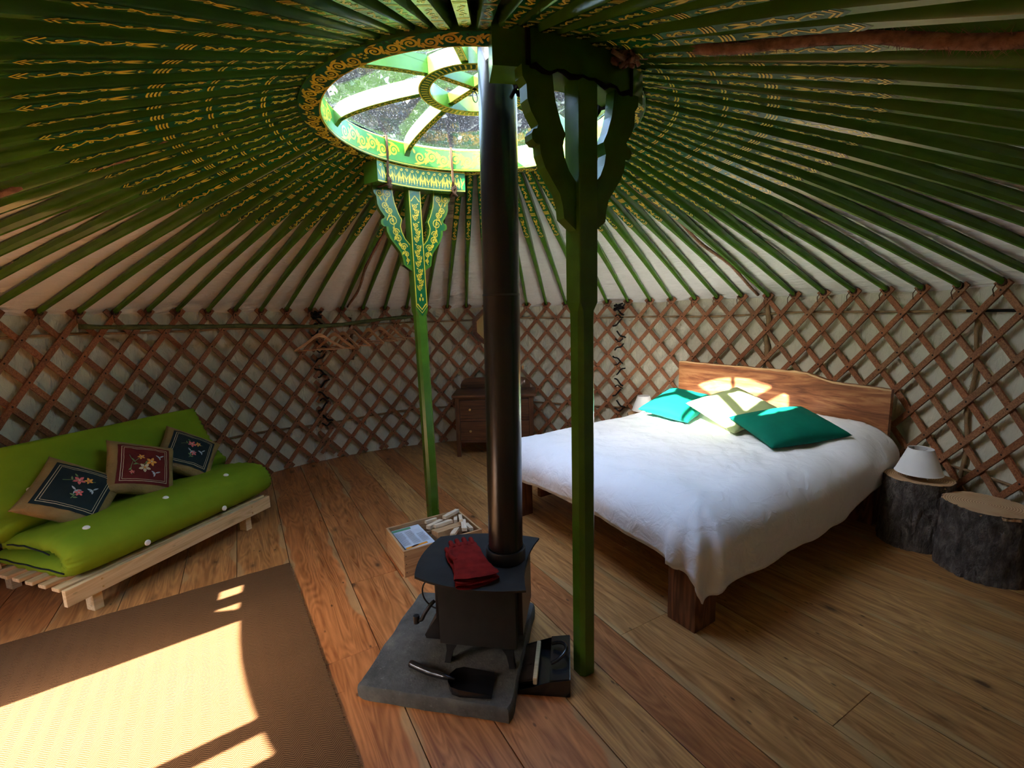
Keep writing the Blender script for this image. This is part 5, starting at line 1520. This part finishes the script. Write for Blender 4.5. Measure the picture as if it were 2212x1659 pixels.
for z0, z1 in ((0.180, 0.381), (0.415, 0.608)):
    d = MB().box(0.049, CW - 0.049, 0.002, 0.022, z0, z1, 0.003).obj('drawer', 'chest_wood', ch)
    for x in (0.155, CW - 0.155):
        MB().tube([(x, 0.004, (z0 + z1) / 2), (x, -0.008, (z0 + z1) / 2), (x, -0.012, (z0 + z1) / 2), (x, -0.020, (z0 + z1) / 2), (x, -0.026, (z0 + z1) / 2)], [0.006, 0.006, 0.013, 0.013, 0.006], 14).obj('knob', 'brass', d, smooth=40)
MB().box(-0.03, CW + 0.03, -0.03, CD + 0.005, 0.640, 0.668, 0.008).obj('chest_top', 'chest_wood', ch, smooth=40)
MB().box(-0.012, CW + 0.012, -0.012, CD, 0.632, 0.641, 0.002).obj('moulding', 'chest_wood', ch)
bbp = [(0.02, 0.0), (CW - 0.02, 0.0), (CW - 0.02, 0.05), (CW - 0.035, 0.085), (CW - 0.07, 0.115), (CW - 0.13, 0.128), (0.13, 0.128), (0.07, 0.115), (0.035, 0.085), (0.02, 0.05)]
MB().prism(bbp, lambda u, v, t: (u, CD - 0.022 + t, 0.668 + v), 0.0, 0.02).obj('backboard', 'chest_wood', ch)
bt = thing('glass_bottle', 'clear glass bottle with cork standing on the chest right of the pipe', 'bottle', (0.262, 2.56, 0.6685))
MB().lathe([(0.0, 0.004), (0.034, 0.0), (0.036, 0.006), (0.036, 0.155), (0.030, 0.175), (0.014, 0.195), (0.013, 0.225), (0.016, 0.227), (0.016, 0.236), (0.011, 0.236)], 24).obj('bottle_body', 'bottle_glass', bt, smooth=40)
MB().lathe([(0.0, 0.222), (0.0108, 0.222), (0.0125, 0.262), (0.0, 0.262)], 14).obj('stopper', 'cork', bt, smooth=40)
pp = thing('small_potted_plant', 'small leafy plant in a pot on the chest, half behind the pipe', 'plant', (-0.055, 2.58, 0.6685))
MB().lathe([(0.0, 0.0), (0.032, 0.0), (0.042, 0.065), (0.046, 0.065), (0.046, 0.078), (0.038, 0.078), (0.036, 0.060), (0.0, 0.060)], 20).obj('pot', 'terracotta', pp, smooth=40)
for k in range(14):
    a = k * 2.4; l = rnd.uniform(0.07, 0.12); e = rnd.uniform(0.3, 1.1)
    dv_ = Vector((math.cos(a) * math.cos(e), math.sin(a) * math.cos(e), math.sin(e))); sd = Vector((-math.sin(a), math.cos(a), 0))
    base = Vector((0, 0, 0.06)); vs = []
    for t, w in ((0, 0.003), (0.35, 0.012), (0.7, 0.011), (1, 0.001)):
        c = base + dv_ * l * t - Vector((0, 0, 0.035 * t * t)); vs += [c - sd * w, c + sd * w]
    MB().add(vs, [(0, 2, 3, 1), (2, 4, 5, 3), (4, 6, 7, 5)]).obj('leaf', 'leaf', pp, smooth=True, fix=False)
MC = Vector((-0.094, 2.905, 1.352)); ma = math.atan2(MC.y, MC.x)
mi = thing('octagonal_mirror', 'octagonal mirror in a dark wooden frame hung on the lattice behind the pipe', 'mirror', M=frame(MC, (-math.sin(ma), math.cos(ma), 0), (-math.cos(ma), -math.sin(ma), 0)))
def octa(r): return [(r * math.cos(PI / 8 + k * PI / 4), r * math.sin(PI / 8 + k * PI / 4)) for k in range(8)]
def oct_ring(r0, r1, z0, z1):
    a, b = octa(r0), octa(r1); vs = [(x, y, z0) for x, y in b] + [(x, y, z1) for x, y in b] + [(x, y, z1) for x, y in a] + [(x, y, z0) for x, y in a]
    return MB().add(vs, [(l * 8 + k, l * 8 + (k + 1) % 8, ((l + 1) % 4) * 8 + (k + 1) % 8, ((l + 1) % 4) * 8 + k) for l in range(4) for k in range(8)])
oct_ring(0.178, 0.212, 0.0, 0.026).obj('frame', 'chest_wood', mi)
oct_ring(0.160, 0.180, 0.0, 0.018).obj('inner_moulding', 'bed_wood', mi)
oct_ring(0.142, 0.161, 0.006, 0.012).obj('bevel', 'mirror_glass', mi)
MB().add([(x, y, 0.009) for x, y in octa(0.143)], [tuple(range(8))]).obj('glass', 'mirror_glass', mi, fix=False)

# ------------------------------------------------------------------ branch rail with wooden hangers
RAIL = smooth_path([(-2.80, 0.74, 1.490), (-2.681, 0.861, 1.479), (-2.414, 1.130, 1.466), (-2.264, 1.282, 1.461), (-2.051, 1.497, 1.453), (-1.84, 1.709, 1.437), (-1.606, 1.946, 1.428), (-1.41, 2.144, 1.444), (-1.158, 2.399, 1.474), (-0.92, 2.639, 1.489), (-0.80, 2.76, 1.494)], 6)
rl = MB().tube(RAIL, [0.0175 + 0.0025 * math.sin(i * 0.9) + (0.004 if i % 13 == 0 else 0) for i in range(len(RAIL))], 10).obj('hanging_branch', 'branch_bark', smooth=True)
tag(rl, 'long crooked green branch tied along the lattice as a clothes rail', 'branch')
def hanger_parts():
    arm = [(-0.225, -0.155), (-0.220, -0.143), (-0.15, -0.098), (-0.09, -0.058), (-0.045, -0.020), (-0.022, -0.004), (0, 0), (0.022, -0.004), (0.045, -0.020), (0.09, -0.058), (0.15, -0.098), (0.220, -0.143), (0.225, -0.155),
           (0.212, -0.158), (0.14, -0.118), (0.085, -0.082), (0.04, -0.046), (0, -0.034), (-0.04, -0.046), (-0.085, -0.082), (-0.14, -0.118), (-0.212, -0.158)]
    a = MB().prism(arm, lambda u, v, t: (u, t, v - 0.060), -0.0065, 0.0065).mesh('shoulder_bar', 'hanger_wood')
    b = MB().tube([(-0.214, 0, -0.213), (0.214, 0, -0.213)], 0.0055, 8).mesh('trouser_bar', 'hanger_wood', True)
    c = MB().tube([(0, 0, -0.062), (0, 0, -0.030)] + [(0, 0.019 * math.sin(t) * 1.0 - 0.0 + (0.019 if False else 0), 0.0 + 0.020 * -math.cos(t)) for t in [PI * 2 * i / 14 * 0.72 for i in range(1, 15)]], 0.0019, 7).mesh('hook', 'steel', True)
    return a, b, c
ha, hb_, hc = hanger_parts()
hk_pos = [(-1.66, 1.891, 20, 'first coat hanger on the branch, nearest the sofa, facing the room'), (-1.542, 2.01, -20, 'second coat hanger on the branch counting from the sofa'), (-1.487, 2.066, -34, 'third coat hanger on the branch counting from the sofa'),
          (-1.40, 2.154, -28, 'fourth coat hanger on the branch counting from the sofa'), (-1.273, 2.283, -36, 'fifth coat hanger on the branch counting from the sofa'), (-1.199, 2.357, -24, 'sixth coat hanger on the branch counting from the sofa'),
          (-1.12, 2.437, -34, 'seventh coat hanger on the branch counting from the sofa'), (-1.01, 2.548, -22, 'last coat hanger on the branch, beside the painted post')]
for hx, hy, ang, lab in hk_pos:
    z = min(RAIL, key=lambda p: (p[0] - hx) ** 2 + (p[1] - hy) ** 2)
    t = thing('coat_hanger', 'wooden ' + lab, 'hanger', (z[0], z[1], z[2] - 0.006), D2R(ang), 'coat hangers on the branch')
    link('shoulder_bar', ha, t); link('trouser_bar', hb_, t); link('hook', hc, t)

# ------------------------------------------------------------------ trees outside, seen through the skylight
def tree(x, y, hgt, rad, label, seed):
    r_ = random.Random(seed)
    t = thing('conifer_tree', label, 'tree', (x, y, -0.3), 0, 'trees behind the tent')
    MB().tube([(0, 0, 0), (0.05, 0.02, hgt * 0.5), (0, 0, hgt * 0.97)], [0.2, 0.13, 0.03], 8).obj('trunk', 'tree_bark', t, smooth=True)
    mb = MB()
    for k in range(6500):
        f = r_.random() ** 0.75; z = hgt * (0.08 + 0.92 * f)
        rr = rad * (1 - f) ** 0.75 * (0.35 + 0.65 * r_.random() ** 0.5) * (0.8 + 0.3 * math.sin(z * 5 + seed)); a = r_.uniform(0, 2 * PI)
        c = Vector((rr * math.cos(a), rr * math.sin(a), z - 0.25 * rr))
        s = r_.uniform(0.09, 0.22) * (hgt / 9.5)
        u = Vector((r_.gauss(0, 1), r_.gauss(0, 1), r_.gauss(0, 0.6))).normalized(); v = u.cross(Vector((r_.gauss(0, 1), r_.gauss(0, 1), 1))).normalized()
        mb.add([c - u * s - v * s * 0.4, c + u * s - v * s * 0.5, c + u * s * 1.1 + v * s * 0.5, c - u * s * 0.8 + v * s * 0.4], [(0, 1, 2, 3)])
    o = mb.obj('needles', 'foliage', t, fix=False); o['kind'] = 'stuff'
for i, (x, y, h_, r_, lab) in enumerate(((-3.3, 9.5, 9.5, 2.4, 'dark conifer seen through the left panes of the skylight'), (-0.9, 10.5, 10.5, 2.5, 'dark conifer seen through the skylight left of the pipe'),
                                         (1.4, 9.8, 9.6, 2.4, 'dark conifer seen through the skylight between pipe and near post'), (3.4, 10.5, 9.0, 2.4, 'dark conifer seen through the right panes of the skylight'),
                                         (-5.6, 8.6, 8.5, 2.2, 'dark conifer at the far left outside the skylight'), (-2.2, 13.5, 13.5, 3.0, 'tall conifer behind the others, left of the flue pipe outside'), (0.6, 14.0, 14.0, 3.0, 'tall conifer behind the others, straight beyond the flue pipe'), (3.0, 14.0, 13.0, 3.0, 'tall conifer behind the others, right of the flue pipe outside'))):
    tree(x, y, h_, r_, lab, 11 + i)

# own mesh data for every copy lets the ray tracer build one tight tree over the long diagonal poles and slats
for o in list(bpy.data.objects):
    if o.type == 'MESH' and o.data.users > 1:
        o.data = o.data.copy()
